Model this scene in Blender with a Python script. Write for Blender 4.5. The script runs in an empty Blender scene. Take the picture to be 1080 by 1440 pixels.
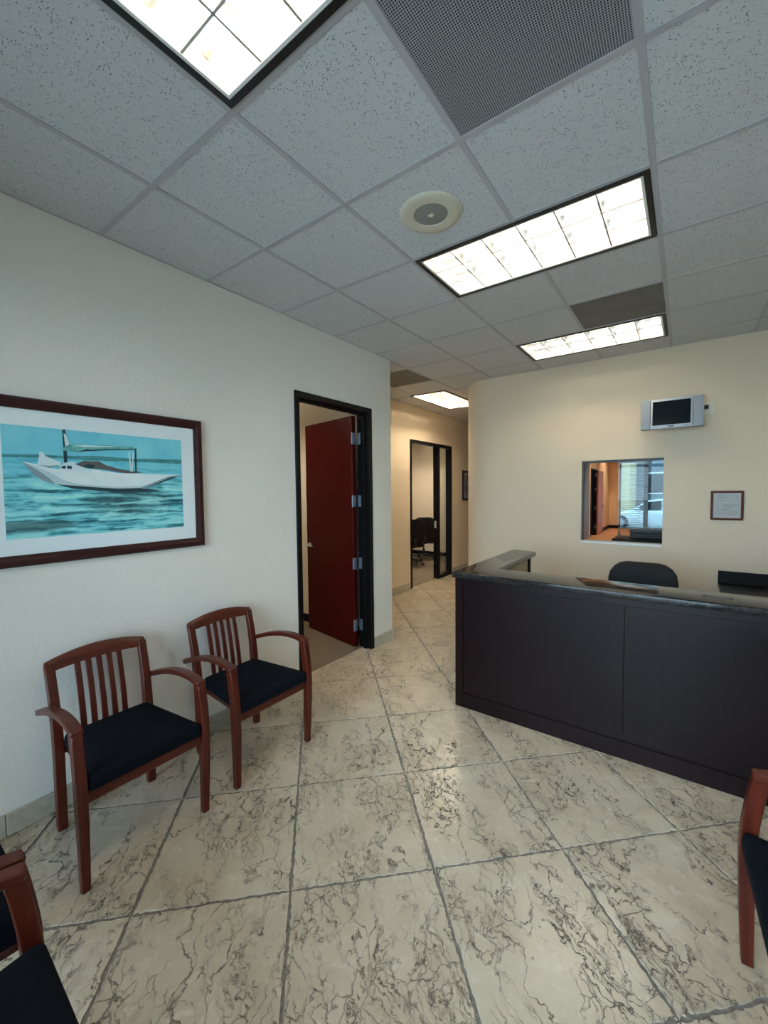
import bpy, bmesh, math, random
from mathutils import Vector, Matrix

random.seed(7)
PI = math.pi
SC = bpy.context.scene
COL = SC.collection

# ------------------------------------------------------------------ camera
CAM_H = 1.61
cam_d = bpy.data.cameras.new('camera')
cam = bpy.data.objects.new('camera', cam_d)
COL.objects.link(cam)
SC.camera = cam
cam_d.sensor_fit = 'VERTICAL'
cam_d.sensor_height = 36.0
cam_d.lens = 580.2 / 1440.0 * 36.0
cam_d.clip_start = 0.02
cam_d.clip_end = 400
YAW, PITCH, ROLL = -0.6312, -0.0504, -0.0100
cy, sy, cp, sp = math.cos(YAW), math.sin(YAW), math.cos(PITCH), math.sin(PITCH)
fwd = Vector((sy * cp, cy * cp, sp))
rgt = Vector((cy, -sy, 0))
upv = rgt.cross(fwd)
r2 = rgt * math.cos(ROLL) + upv * math.sin(ROLL)
u2 = -rgt * math.sin(ROLL) + upv * math.cos(ROLL)
cam.matrix_world = Matrix(((r2.x, u2.x, -fwd.x, 1.9712), (r2.y, u2.y, -fwd.y, -0.9524),
                           (r2.z, u2.z, -fwd.z, CAM_H), (0, 0, 0, 1)))

# ------------------------------------------------------------------ world, daylight, exposure
SKY_STRENGTH = 8.5
TUBE = 17.0
w = bpy.data.worlds.new('world')
SC.world = w
w.use_nodes = True
bg = w.node_tree.nodes['Background']
bg.inputs[0].default_value = (0.66, 0.83, 1.0, 1)
bg.inputs[1].default_value = SKY_STRENGTH
FRONT_Y = -1.85


def portal(name, loc, rot, sx, sy_):
    l = bpy.data.lights.new(name, 'AREA')
    l.shape = 'RECTANGLE'
    l.size, l.size_y = sx, sy_
    l.cycles.is_portal = True
    o = bpy.data.objects.new(name, l)
    COL.objects.link(o)
    o.location = loc
    o.rotation_euler = rot
    return o


portal('storefront_daylight', (1.30, FRONT_Y - 0.10, 1.37), (PI / 2, 0, 0), 2.9, 2.7)
portal('far_window_daylight', (1.4, 18.4, 1.40), (-PI / 2, 0, 0), 3.2, 2.8)

vs = SC.view_settings
vs.view_transform = 'Standard'
vs.look = 'None'
vs.gamma = 1
vs.use_curve_mapping = False
vs.exposure = 0.75
SC.display_settings.display_device = 'sRGB'
SC.cycles.use_denoising = True
SC.cycles.max_bounces = 10
SC.cycles.diffuse_bounces = 6
SC.cycles.sample_clamp_indirect = 6.0
SC.cycles.caustics_reflective = False
SC.cycles.caustics_refractive = False
SC.cycles.blur_glossy = 0.5

CEIL = 2.992
T = 0.6096


# ------------------------------------------------------------------ materials
def lin(c):
    return tuple(((v / 255) / 12.92 if v / 255 <= 0.04045 else ((v / 255 + 0.055) / 1.055) ** 2.4) for v in c)


class NT:
    def __init__(s, name):
        s.m = bpy.data.materials.new(name)
        s.m.use_nodes = True
        s.t = s.m.node_tree
        s.b = s.t.nodes['Principled BSDF']

    def n(s, typ, ins=None, **kw):
        nd = s.t.nodes.new(typ)
        for k, v in kw.items():
            setattr(nd, k, v)
        for k, v in (ins or {}).items():
            if isinstance(v, bpy.types.NodeSocket):
                s.t.links.new(v, nd.inputs[k])
            else:
                nd.inputs[k].default_value = v
        return nd

    def link(s, a, b):
        s.t.links.new(a, b)

    def math(s, op, a, b=None, clamp=False):
        nd = s.t.nodes.new('ShaderNodeMath')
        nd.operation = op
        nd.use_clamp = clamp
        for i, v in enumerate((a, b)):
            if v is None:
                continue
            if isinstance(v, bpy.types.NodeSocket):
                s.t.links.new(v, nd.inputs[i])
            else:
                nd.inputs[i].default_value = v
        return nd.outputs[0]

    def mix(s, fac, a, b):
        nd = s.t.nodes.new('ShaderNodeMix')
        nd.data_type = 'RGBA'
        for sock, v in ((nd.inputs[0], fac), (nd.inputs[6], a), (nd.inputs[7], b)):
            if isinstance(v, bpy.types.NodeSocket):
                s.t.links.new(v, sock)
            else:
                sock.default_value = v if not isinstance(v, tuple) else (*v[:3], 1)
        return nd.outputs[2]

    def ramp(s, fac, stops, interp='LINEAR'):
        nd = s.t.nodes.new('ShaderNodeValToRGB')
        cr = nd.color_ramp
        cr.interpolation = interp
        while len(cr.elements) < len(stops):
            cr.elements.new(0.5)
        for e, (p, c) in zip(cr.elements, stops):
            e.position = p
            e.color = (*c[:3], 1) if isinstance(c, tuple) else (c, c, c, 1)
        s.t.links.new(fac, nd.inputs[0])
        return nd.outputs[0]

    def obj(s, scale=(1, 1, 1), rot=(0, 0, 0), rnd=False):
        tc = s.n('ShaderNodeTexCoord')
        v = tc.outputs['Object']
        if rnd:
            oi = s.n('ShaderNodeObjectInfo')
            mul = s.math('MULTIPLY', oi.outputs['Random'], 57.0)
            add = s.n('ShaderNodeVectorMath', operation='ADD')
            s.link(v, add.inputs[0])
            comb = s.n('ShaderNodeCombineXYZ', {0: mul, 1: mul, 2: mul})
            s.link(comb.outputs[0], add.inputs[1])
            v = add.outputs[0]
        mp = s.n('ShaderNodeMapping', {'Vector': v, 'Scale': scale, 'Rotation': rot})
        return mp.outputs[0]

    def bump(s, h, strength, dist):
        b = s.n('ShaderNodeBump', {'Height': h, 'Strength': strength, 'Distance': dist})
        s.link(b.outputs[0], s.b.inputs['Normal'])

    def set(s, color=None, rough=None, metal=None, spec=None, coat=None, coat_rough=None):
        for k, v in (('Base Color', color), ('Roughness', rough), ('Metallic', metal), ('Specular IOR Level', spec),
                     ('Coat Weight', coat), ('Coat Roughness', coat_rough)):
            if v is None:
                continue
            if isinstance(v, bpy.types.NodeSocket):
                s.link(v, s.b.inputs[k])
            else:
                s.b.inputs[k].default_value = (*v[:3], 1) if isinstance(v, tuple) else v
        return s


def plain(name, rgb, rough=0.5, metal=0.0, spec=0.5, coat=0.0):
    return NT(name).set(lin(rgb), rough, metal, spec, coat, 0.1).m


def noisy(name, c1, c2, scale, rough=0.5, bump=0.0, bscale=None, metal=0.0, spec=0.5, coat=0.0, stretch=(1, 1, 1), detail=6):
    q = NT(name)
    v = q.obj(stretch)
    n = q.n('ShaderNodeTexNoise', {'Vector': v, 'Scale': scale, 'Detail': detail})
    q.set(q.ramp(n.outputs[0], [(0.3, lin(c1)), (0.7, lin(c2))]), rough, metal, spec, coat, 0.1)
    if bump:
        n2 = q.n('ShaderNodeTexNoise', {'Vector': v, 'Scale': bscale or scale, 'Detail': 4})
        q.bump(n2.outputs[0], bump, 0.004)
    return q.m


def paint(name, rgb, strength=0.2):
    q = NT(name)
    v = q.obj()
    n = q.n('ShaderNodeTexNoise', {'Vector': v, 'Scale': 42, 'Detail': 3, 'Roughness': 0.55, 'Distortion': 0.5})
    h = q.ramp(n.outputs[0], [(0.42, 0.0), (0.6, 1.0)])
    n2 = q.n('ShaderNodeTexNoise', {'Vector': v, 'Scale': 120, 'Detail': 2})
    hh = q.math('ADD', h, q.math('MULTIPLY', n2.outputs[0], 0.35))
    q.set(lin(rgb), 0.62, 0, 0.35)
    q.bump(hh, strength, 0.0035)
    return q.m


M = {}
M['wall'] = paint('wall_paint', (229, 226, 217))
M['wall_cream'] = paint('cream_wall_paint', (225, 208, 183))
M['wall_hall'] = paint('hall_wall_paint', (224, 209, 184), 0.2)
M['wall_orange'] = plain('orange_wall_paint', (240, 204, 162), 0.7, spec=0.2)
M['wall_room'] = plain('room_wall_paint', (232, 224, 208), 0.7, spec=0.2)

# acoustic ceiling tile: pale mineral board with dark pin holes and short fissures
q = NT('acoustic_tile')
v = q.obj(rnd=True)
vo = q.n('ShaderNodeTexVoronoi', {'Vector': v, 'Scale': 125, 'Randomness': 1.0})
n = q.n('ShaderNodeTexNoise', {'Vector': v, 'Scale': 45, 'Detail': 2})
vs2 = q.obj(rnd=True, scale=(1, 1.9, 1))
nz = q.n('ShaderNodeTexNoise', {'Vector': vs2, 'Scale': 105, 'Detail': 2, 'Roughness': 0.6})
hole = q.ramp(vo.outputs['Distance'], [(0.2, 1.0), (0.3, 0.0)])
sel = q.ramp(n.outputs[0], [(0.5, 0.0), (0.58, 1.0)])
fis = q.ramp(nz.outputs[0], [(0.665, 0.0), (0.70, 1.0)])
dark = q.math('MAXIMUM', q.math('MULTIPLY', hole, sel), fis)
n3 = q.n('ShaderNodeTexNoise', {'Vector': v, 'Scale': 3, 'Detail': 2})
base = q.mix(n3.outputs[0], lin((200, 202, 204)), lin((207, 208, 209)))
q.set(q.mix(dark, base, lin((112, 114, 117))), 0.9, 0, 0.1)
q.bump(q.math('SUBTRACT', 1.0, dark), 0.6, 0.003)
M['tile'] = q.m
M['tbar'] = plain('t_bar_paint', (176, 175, 179), 0.45, spec=0.4)

# perforated metal panel: rows of small round holes
def perforated(name, rgb, pitch):
    q = NT(name)
    v = q.obj((1 / pitch,) * 3)
    fr = q.n('ShaderNodeVectorMath', {0: v}, operation='FRACTION')
    sub = q.n('ShaderNodeVectorMath', {0: fr.outputs[0], 1: (0.5, 0.5, 0)}, operation='SUBTRACT')
    mul = q.n('ShaderNodeVectorMath', {0: sub.outputs[0], 1: (1, 1, 0)}, operation='MULTIPLY')
    ln = q.n('ShaderNodeVectorMath', {0: mul.outputs[0]}, operation='LENGTH')
    h = q.ramp(ln.outputs['Value'], [(0.30, 1.0), (0.38, 0.0)])
    q.set(q.mix(h, lin(rgb), lin((28, 29, 31))), 0.5, 0, 0.4)
    return q.m


M['perf'] = perforated('perforated_metal', (158, 160, 164), 0.0078)
M['perf2'] = noisy('dark_return_grille', (96, 95, 92), (112, 110, 106), 5, 0.6)
M['spk_grille'] = noisy('speaker_mesh', (128, 127, 122), (150, 148, 142), 500, 0.6)
M['spk_ring'] = plain('speaker_ring_paint', (206, 199, 180), 0.5)
M['white'] = plain('white_enamel', (236, 236, 232), 0.35)
M['reflector'] = plain('reflector_white', (225, 225, 220), 0.4)
M['louver'] = plain('louver_aluminium', (205, 206, 206), 0.28, metal=0.75)
M['black_trim'] = plain('black_light_trim', (14, 13, 14), 0.4)
M['bk_frame'] = plain('black_frame_paint', (8, 8, 10), 0.45, spec=0.22)


def emis(name, rgb, st):
    q = NT(name)
    q.set((0.8, 0.8, 0.8), 0.5)
    q.b.inputs['Emission Color'].default_value = (*lin(rgb), 1)
    q.b.inputs['Emission Strength'].default_value = st
    return q.m


M['tube'] = emis('lamp_tube', (255, 240, 216), TUBE)
M['tube_warm'] = emis('warm_lamp_tube', (255, 236, 206), TUBE * 3.8)

# marble floor tile
def marble(name, c1, c2, cv, vein=1.0):
    q = NT(name)
    v0 = q.obj(rnd=True)
    warp = q.n('ShaderNodeTexNoise', {'Vector': v0, 'Scale': 6, 'Detail': 4, 'Roughness': 0.58})
    sub = q.n('ShaderNodeVectorMath', {0: warp.outputs['Color'], 1: (0.5, 0.5, 0.5)}, operation='SUBTRACT')
    sc = q.n('ShaderNodeVectorMath', {0: sub.outputs[0], 'Scale': 0.17}, operation='SCALE')
    ad0 = q.n('ShaderNodeVectorMath', {0: v0, 1: sc.outputs[0]}, operation='ADD')
    warp2 = q.n('ShaderNodeTexNoise', {'Vector': v0, 'Scale': 38, 'Detail': 3, 'Roughness': 0.6})
    sub2 = q.n('ShaderNodeVectorMath', {0: warp2.outputs['Color'], 1: (0.5, 0.5, 0.5)}, operation='SUBTRACT')
    sc2 = q.n('ShaderNodeVectorMath', {0: sub2.outputs[0], 'Scale': 0.022}, operation='SCALE')
    ad = q.n('ShaderNodeVectorMath', {0: ad0.outputs[0], 1: sc2.outputs[0]}, operation='ADD')
    mp = q.n('ShaderNodeMapping', {'Vector': ad.outputs[0], 'Scale': (1.5, 0.5, 1), 'Rotation': (0, 0, 0.2)})
    mpc = q.n('ShaderNodeMapping', {'Vector': ad.outputs[0], 'Scale': (1.35, 0.65, 1), 'Rotation': (0, 0, -0.15)})
    def ridge(scale, wd, off):
        pos = q.n('ShaderNodeVectorMath', {0: mp.outputs[0], 1: (off, off * 1.7, off * 0.3)}, operation='ADD')
        n_ = q.n('ShaderNodeTexNoise', {'Vector': pos.outputs[0], 'Scale': scale, 'Detail': 3, 'Roughness': 0.5})
        d = q.math('ABSOLUTE', q.math('SUBTRACT', n_.outputs[0], 0.5))
        return q.ramp(d, [(0.0, 1.0), (wd, 0.0)])
    def edge(scale, wd):
        vo = q.n('ShaderNodeTexVoronoi', {'Vector': mpc.outputs[0], 'Scale': scale}, feature='DISTANCE_TO_EDGE')
        return q.ramp(vo.outputs['Distance'], [(0.0, 1.0), (wd, 0.0)])
    m0 = q.n('ShaderNodeTexNoise', {'Vector': v0, 'Scale': 2.2, 'Detail': 2})
    m1 = q.n('ShaderNodeTexNoise', {'Vector': mp.outputs[0], 'Scale': 4.0, 'Detail': 3})
    m2 = q.n('ShaderNodeTexNoise', {'Vector': mp.outputs[0], 'Scale': 8, 'Detail': 3})
    g0 = q.ramp(m0.outputs[0], [(0.34, 0.0), (0.48, 1.0)])
    k0 = q.math('MULTIPLY', ridge(4.2, 0.014, 0.0), g0)
    k1 = q.math('MULTIPLY', ridge(9.0, 0.019, 3.1), q.ramp(m1.outputs[0], [(0.40, 0.0), (0.52, 1.0)]))
    k2 = q.math('MULTIPLY', edge(11, 0.036), q.ramp(m1.outputs[0], [(0.44, 0.0), (0.53, 1.0)]))
    k3 = q.math('MULTIPLY', edge(20, 0.07), q.ramp(m2.outputs[0], [(0.53, 0.0), (0.60, 0.8)]))
    k = q.math('MAXIMUM', q.math('MAXIMUM', k0, k1), q.math('MAXIMUM', k2, k3))
    fade = q.n('ShaderNodeTexNoise', {'Vector': v0, 'Scale': 40, 'Detail': 2})
    k = q.math('MULTIPLY', k, q.ramp(fade.outputs[0], [(0.35, 0.55), (0.55, 1.0)]))
    k = q.math('MULTIPLY', k, vein)
    bn = q.n('ShaderNodeTexNoise', {'Vector': v0, 'Scale': 4, 'Detail': 7, 'Roughness': 0.6})
    base = q.ramp(bn.outputs[0], [(0.3, lin(c1)), (0.7, lin(c2))])
    fn = q.n('ShaderNodeTexNoise', {'Vector': ad.outputs[0], 'Scale': 26, 'Detail': 4})
    base = q.mix(q.ramp(fn.outputs[0], [(0.56, 0.0), (0.72, 0.5)]), base, lin((216, 207, 190)))
    halo = q.ramp(m1.outputs[0], [(0.45, 0.0), (0.7, 0.35)])
    base = q.mix(q.math('MULTIPLY', halo, vein), base, lin((166, 150, 126)))
    q.set(q.mix(k, base, lin(cv)), q.math('ADD', 0.22, q.math('MULTIPLY', k, 0.4)), 0, 0.5)
    q.bump(q.math('SUBTRACT', q.math('MULTIPLY', bn.outputs[0], 0.5), k), 0.3, 0.003)
    return q.m


M['marble'] = marble('tumbled_marble', (184, 169, 147), (204, 191, 170), (72, 61, 51))
M['marble_base'] = marble('marble_baseboard_stone', (176, 170, 152), (190, 184, 168), (120, 112, 98), 0.5)
M['grout'] = noisy('grey_grout', (112, 107, 100), (142, 136, 127), 60, 0.9, 0.4)
M['carpet'] = noisy('brown_carpet', (104, 94, 82), (126, 116, 102), 160, 0.95, 0.5, 220, spec=0.1)
M['carpet_orange'] = noisy('rust_carpet', (176, 126, 92), (192, 142, 106), 40, 0.95, 0.2, spec=0.1)

def wood(name, c1, c2, c3, rough, axis=2, coat=0.0, spec=0.5):
    q = NT(name)
    st = [14, 14, 14]
    st[axis] = 0.9
    v = q.obj(tuple(st))
    n = q.n('ShaderNodeTexNoise', {'Vector': v, 'Scale': 3.0, 'Detail': 6, 'Roughness': 0.6, 'Distortion': 0.4})
    q.set(q.ramp(n.outputs[0], [(0.3, lin(c1)), (0.5, lin(c2)), (0.72, lin(c3))]), rough, 0, spec, coat, 0.12)
    return q.m


M['cherry'] = wood('cherry_wood', (62, 19, 9), (80, 27, 14), (94, 35, 20), 0.36, axis=2, coat=0.08, spec=0.3)
M['cherry_h'] = wood('cherry_wood_rail', (62, 19, 9), (80, 27, 14), (94, 35, 20), 0.36, axis=1, coat=0.08, spec=0.3)
M['cherry_x'] = wood('cherry_wood_arm', (62, 19, 9), (80, 27, 14), (94, 35, 20), 0.36, axis=0, coat=0.08, spec=0.3)
M['espresso'] = wood('espresso_veneer', (18, 7, 8), (23, 10, 11), (28, 14, 15), 0.32, spec=0.2)
M['door_red'] = wood('oxblood_door_veneer', (50, 2, 3), (60, 4, 5), (68, 6, 6), 0.36, spec=0.15)
M['door_brown'] = wood('brown_door_veneer', (150, 84, 48), (168, 98, 58), (182, 110, 68), 0.4)
M['pic_frame'] = wood('mahogany_frame', (40, 13, 13), (50, 18, 18), (60, 24, 22), 0.35, axis=1, coat=0.1, spec=0.3)
M['cert_frame'] = wood('brown_certificate_frame', (74, 32, 16), (92, 43, 22), (106, 52, 28), 0.45, axis=1, spec=0.15)
M['navy'] = noisy('navy_upholstery', (6, 10, 18), (9, 15, 25), 400, 0.95, 0.3, 500, spec=0.15)
M['chrome'] = plain('satin_steel', (206, 208, 212), 0.38, metal=0.65)
M['hinge'] = plain('hinge_steel', (140, 152, 166), 0.42, metal=0.8)
M['laminate_cream'] = plain('cream_laminate', (206, 188, 152), 0.5)
M['black_lam'] = plain('black_laminate', (9, 8, 9), 0.4, spec=0.25)
M['black_leather'] = noisy('black_leatherette', (9, 8, 8), (15, 14, 14), 90, 0.55, 0.25, 160, spec=0.25)
M['black_plastic'] = plain('black_plastic', (16, 16, 17), 0.4)
M['table_wood'] = wood('table_top_veneer', (120, 62, 40), (140, 76, 50), (156, 88, 58), 0.3, axis=1)
M['silver'] = plain('silver_plastic', (172, 182, 192), 0.42, metal=0.1)
M['silver_dark'] = plain('silver_speaker_mesh', (146, 156, 166), 0.6, metal=0.1)
M['screen'] = plain('dark_screen', (7, 20, 28), 0.22, spec=0.25)
M['plastic_white'] = plain('white_outlet_plastic', (224, 216, 196), 0.4)
M['paper'] = plain('certificate_paper', (182, 184, 184), 0.6)
M['ink'] = plain('grey_print', (128, 132, 136), 0.6)
M['mat'] = plain('white_mat_board', (230, 240, 242), 0.55)
M['rubber'] = plain('dark_rubber', (20, 20, 21), 0.7)
M['car_white'] = plain('white_car_paint', (232, 236, 240), 0.22, coat=0.6)
M['car_glass'] = plain('car_glass', (30, 44, 54), 0.08)
M['asphalt'] = noisy('asphalt', (96, 98, 100), (120, 120, 120), 12, 0.95, 0.2)
M['stucco'] = plain('cream_stucco', (206, 180, 140), 0.9)
M['stucco_grey'] = plain('blue_grey_stucco', (92, 106, 114), 0.9)
M['leaf'] = noisy('hedge_leaf', (44, 78, 40), (92, 128, 76), 30, 0.7)
M['alu_dark'] = plain('dark_window_aluminium', (52, 60, 68), 0.4)
M['slat'] = plain('blind_slat', (150, 160, 160), 0.5)

# granite
q = NT('dark_granite')
v = q.obj()
vo = q.n('ShaderNodeTexVoronoi', {'Vector': v, 'Scale': 190})
n = q.n('ShaderNodeTexNoise', {'Vector': v, 'Scale': 90, 'Detail': 4})
c = q.ramp(n.outputs[0], [(0.35, lin((20, 19, 20))), (0.55, lin((40, 38, 38))), (0.7, lin((84, 78, 72)))])
q.set(q.mix(0.5, c, q.ramp(vo.outputs['Color'], [(0.2, lin((14, 14, 16))), (0.9, lin((60, 57, 54)))])), 0.11, 0, 0.3)
M['granite'] = q.m

# architectural glass: thin pane, mostly transparent, with a mirror reflection that grows with the angle
def glass(name, tint, refl=1.0):
    q = NT(name)
    t = q.t
    out = t.nodes['Material Output']
    tr = q.n('ShaderNodeBsdfTransparent', {'Color': (*tint, 1)})
    gl = q.n('ShaderNodeBsdfGlossy', {'Roughness': 0.0})
    fr = q.n('ShaderNodeFresnel', {'IOR': 1.5})
    fac = q.math('MULTIPLY', fr.outputs[0], refl)
    mx = q.n('ShaderNodeMixShader', {0: fac, 1: tr.outputs[0], 2: gl.outputs[0]})
    q.link(mx.outputs[0], out.inputs['Surface'])
    return q.m


M['glass'] = glass('clear_glass', (0.92, 0.95, 0.94), 0.4)
M['glass_tint'] = glass('tinted_glass', (0.40, 0.49, 0.52))
M['glass_front'] = glass('storefront_glass', (0.86, 0.92, 0.94))


# ------------------------------------------------------------------ mesh helpers
class MB:
    def __init__(s):
        s.v, s.f, s.mi = [], [], []
        s.cur = 0

    def add(s, vs_, fs):
        o = len(s.v)
        s.v += [tuple(p) for p in vs_]
        for f in fs:
            s.f.append(tuple(i + o for i in f))
            s.mi.append(s.cur)
        return s

    def box(s, x0, y0, z0, x1, y1, z1):
        vs_ = [(x, y, z) for z in (z0, z1) for y in (y0, y1) for x in (x0, x1)]
        return s.add(vs_, [(0, 2, 3, 1), (4, 5, 7, 6), (0, 1, 5, 4), (2, 6, 7, 3), (0, 4, 6, 2), (1, 3, 7, 5)])

    def ring(s, a0, b0, a1, b1, wd, z0, z1, axis='z'):
        """one closed rectangular frame"""
        def P(a, b, c_):
            return {'z': (a, b, c_), 'y': (a, c_, b), 'x': (c_, a, b)}[axis]
        o_ = [(a0, b0), (a1, b0), (a1, b1), (a0, b1)]
        i_ = [(a0 + wd, b0 + wd), (a1 - wd, b0 + wd), (a1 - wd, b1 - wd), (a0 + wd, b1 - wd)]
        vs_ = [P(*p, z) for z in (z0, z1) for p in o_ + i_]
        fs = []
        for k in range(4):
            j = (k + 1) % 4
            fs += [(k, j, 4 + j, 4 + k), (8 + k, 12 + k, 12 + j, 8 + j), (k, 8 + k, 8 + j, j), (4 + k, 4 + j, 12 + j, 12 + k)]
        return s.add(vs_, fs)

    def prism(s, poly, z0, z1, axis='z'):
        n_ = len(poly)
        def P(a, b, c_):
            return {'z': (a, b, c_), 'y': (a, c_, b), 'x': (c_, a, b)}[axis]
        vs_ = [P(a, b, z0) for a, b in poly] + [P(a, b, z1) for a, b in poly]
        fs = [tuple(range(n_ - 1, -1, -1)), tuple(range(n_, 2 * n_))]
        fs += [(i, (i + 1) % n_, (i + 1) % n_ + n_, i + n_) for i in range(n_)]
        return s.add(vs_, fs)

    def loft(s, rings, cap=True):
        n_ = len(rings[0])
        vs_ = [p for r in rings for p in r]
        fs = []
        for k in range(len(rings) - 1):
            for i in range(n_):
                j = (i + 1) % n_
                fs.append((k * n_ + i, k * n_ + j, (k + 1) * n_ + j, (k + 1) * n_ + i))
        if cap:
            fs.append(tuple(range(n_ - 1, -1, -1)))
            fs.append(tuple(range((len(rings) - 1) * n_, len(rings) * n_)))
        return s.add(vs_, fs)

    def tube(s, pts, r, n_=8):
        rings = []
        pts = [Vector(p) for p in pts]
        for i, p in enumerate(pts):
            d = (pts[min(i + 1, len(pts) - 1)] - pts[max(i - 1, 0)]).normalized()
            a = d.orthogonal().normalized() if i == 0 else (a - d * a.dot(d)).normalized()
            b = d.cross(a)
            rr = r[i] if isinstance(r, (list, tuple)) else r
            rings.append([p + (a * math.cos(2 * PI * k / n_) + b * math.sin(2 * PI * k / n_)) * rr for k in range(n_)])
        return s.loft(rings)

    def lathe(s, prof, n_=24, c=(0, 0), axis='z', cap=True):
        rings = []
        for r, h in prof:
            ring = []
            for k in range(n_):
                a = 2 * PI * k / n_
                p = (c[0] + r * math.cos(a), c[1] + r * math.sin(a))
                ring.append({'z': (p[0], p[1], h), 'y': (p[0], h, p[1]), 'x': (h, p[0], p[1])}[axis])
            rings.append(ring)
        return s.loft(rings, cap)

    def xf(s, m):
        s.v = [tuple(m @ Vector(p)) for p in s.v]
        return s

    def build(s, name, mats, parent=None, bevel=0.0, smooth=False, seg=1, loc=None, rotz=None):
        me = bpy.data.meshes.new(name)
        me.from_pydata(s.v, [], s.f)
        mats = mats if isinstance(mats, (list, tuple)) else [mats]
        for m in mats:
            me.materials.append(M[m] if isinstance(m, str) else m)
        me.polygons.foreach_set('material_index', s.mi)
        bm = bmesh.new()
        bm.from_mesh(me)
        bmesh.ops.recalc_face_normals(bm, faces=bm.faces)
        if bevel:
            es = [e for e in bm.edges if len(e.link_faces) == 2 and e.calc_face_angle(0) > 0.5]
            bmesh.ops.bevel(bm, geom=es, offset=bevel, segments=seg, affect='EDGES', profile=0.5, clamp_overlap=True)
        bm.to_mesh(me)
        bm.free()
        if smooth:
            me.polygons.foreach_set('use_smooth', [True] * len(me.polygons))
            try:
                me.set_sharp_from_angle(angle=0.7)
            except Exception:
                pass
        o = bpy.data.objects.new(name, me)
        COL.objects.link(o)
        if parent:
            o.parent = parent
        if loc:
            o.location = loc
        if rotz is not None:
            o.rotation_euler = (0, 0, rotz)
        return o


def tag(o, label, cat, group=None):
    o['label'] = label
    o['category'] = cat
    if group:
        o['group'] = group
    return o


def thing(name, label, cat, loc=(0, 0, 0), rotz=0.0, group=None):
    o = bpy.data.objects.new(name, None)
    o.empty_display_size = 0.1
    COL.objects.link(o)
    o.location = loc
    o.rotation_euler = (0, 0, rotz)
    return tag(o, label, cat, group)


def struct_empty(name, label, loc=(0, 0, 0)):
    o = bpy.data.objects.new(name, None)
    COL.objects.link(o)
    o.location = loc
    o['kind'] = 'structure'
    o['label'] = label
    return o


def struct(o, label):
    o['kind'] = 'structure'
    o['label'] = label
    return o


def copy_of(me_obj, name, parent, loc, rotz=0.0):
    o = me_obj.copy()
    o.name = name
    COL.objects.link(o)
    o.parent = parent
    o.location = loc
    o.rotation_euler = (0, 0, rotz)
    return o


def copy_tree(root, loc, rotz, label, group=None):
    def rec(o, par):
        c_ = o.copy()
        COL.objects.link(c_)
        if par:
            c_.parent = par
        for ch in list(o.children):
            rec(ch, c_)
        return c_
    r = rec(root, None)
    r.location = loc
    r.rotation_euler = (0, 0, rotz)
    r['label'] = label
    if group:
        r['group'] = group
    return r


# ------------------------------------------------------------------ shell: floor
RX = 2.80                      # right wall face
LX = -0.59                     # left wall face
BY = 4.03                      # back wall face
HX = -1.65                     # hall wall face
fl = MB().box(HX - 0.2, FRONT_Y - 0.1, -0.12, RX + 0.15, 9.0, -0.005).build('floor', 'grout')
struct(fl, 'grey grout bed of the diagonal marble tile floor')
U0, DU, V0, DV = -0.020, 0.5965, 0.175, 0.6105
C45 = math.sqrt(0.5)


def tile_mesh(seed):
    rn = random.Random(seed)
    hu, hv = DU / 2 - 0.0035, DV / 2 - 0.0035
    npts = 40
    ring = []
    def side(p, q_, nx, ny):
        for k in range(npts):
            t = k / npts
            d = 0.0 if k == 0 else (rn.random() ** 2.0) * 0.006 + 0.004 * (0.5 + 0.5 * math.sin(k * 0.7 + 9 * nx + 4 * ny + seed)) * rn.random()
            ring.append((p[0] + (q_[0] - p[0]) * t + nx * d, p[1] + (q_[1] - p[1]) * t + ny * d))
    side((-hu, -hv), (hu, -hv), 0, 1)
    side((hu, -hv), (hu, hv), -1, 0)
    side((hu, hv), (-hu, hv), 0, -1)
    side((-hu, hv), (-hu, -hv), 1, 0)
    mb = MB()
    low = [(x * 1.0005, y * 1.0005, -0.006) for x, y in ring]
    mid = [(x, y, -0.0009) for x, y in ring]
    top = [(x * 0.996, y * 0.996, 0.0) for x, y in ring]
    n_ = len(ring)
    fs = [(k * n_ + i, k * n_ + (i + 1) % n_, (k + 1) * n_ + (i + 1) % n_, (k + 1) * n_ + i) for k in (0, 1) for i in range(n_)]
    fs.append(tuple(range(2 * n_, 3 * n_)))
    return mb.add(low + mid + top, fs)


protos = [tile_mesh(k).build('floor_tile', 'marble', fl) for k in range(5)]
used = set()
cnt = 0
for i in range(-8, 12):
    for j in range(-8, 12):
        u = U0 + (i + 0.5) * DU
        vv = V0 + (j + 0.5) * DV
        x = (u - vv) * C45
        y = (u + vv) * C45
        rad = 0.43
        if y < FRONT_Y - rad or x > RX + rad:
            continue
        in_lobby = x > LX - rad - 0.05 and y < BY + 0.05
        in_hall = HX - rad < x < -0.35 and 2.5 < y < 8.3
        if not (in_lobby or in_hall) or (x > 0.3 and y > BY + 0.1):
            continue
        if x < LX and y < 2.55 and not (1.2 < y < 2.5 and x > -1.02):
            continue
        k = cnt % 5
        rz = PI / 4 + (PI if (cnt * 7) % 3 == 0 else 0)
        cnt += 1
        if k not in used:
            used.add(k)
            o = protos[k]
            o.location = (x, y, 0)
            o.rotation_euler = (0, 0, rz)
        else:
            copy_of(protos[k], 'floor_tile', fl, (x, y, 0), rz)
MB().box(-0.70, 1.39, -0.02, -0.592, 2.275, 0.0015).build('threshold', 'marble', fl, 0.0015)

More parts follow.
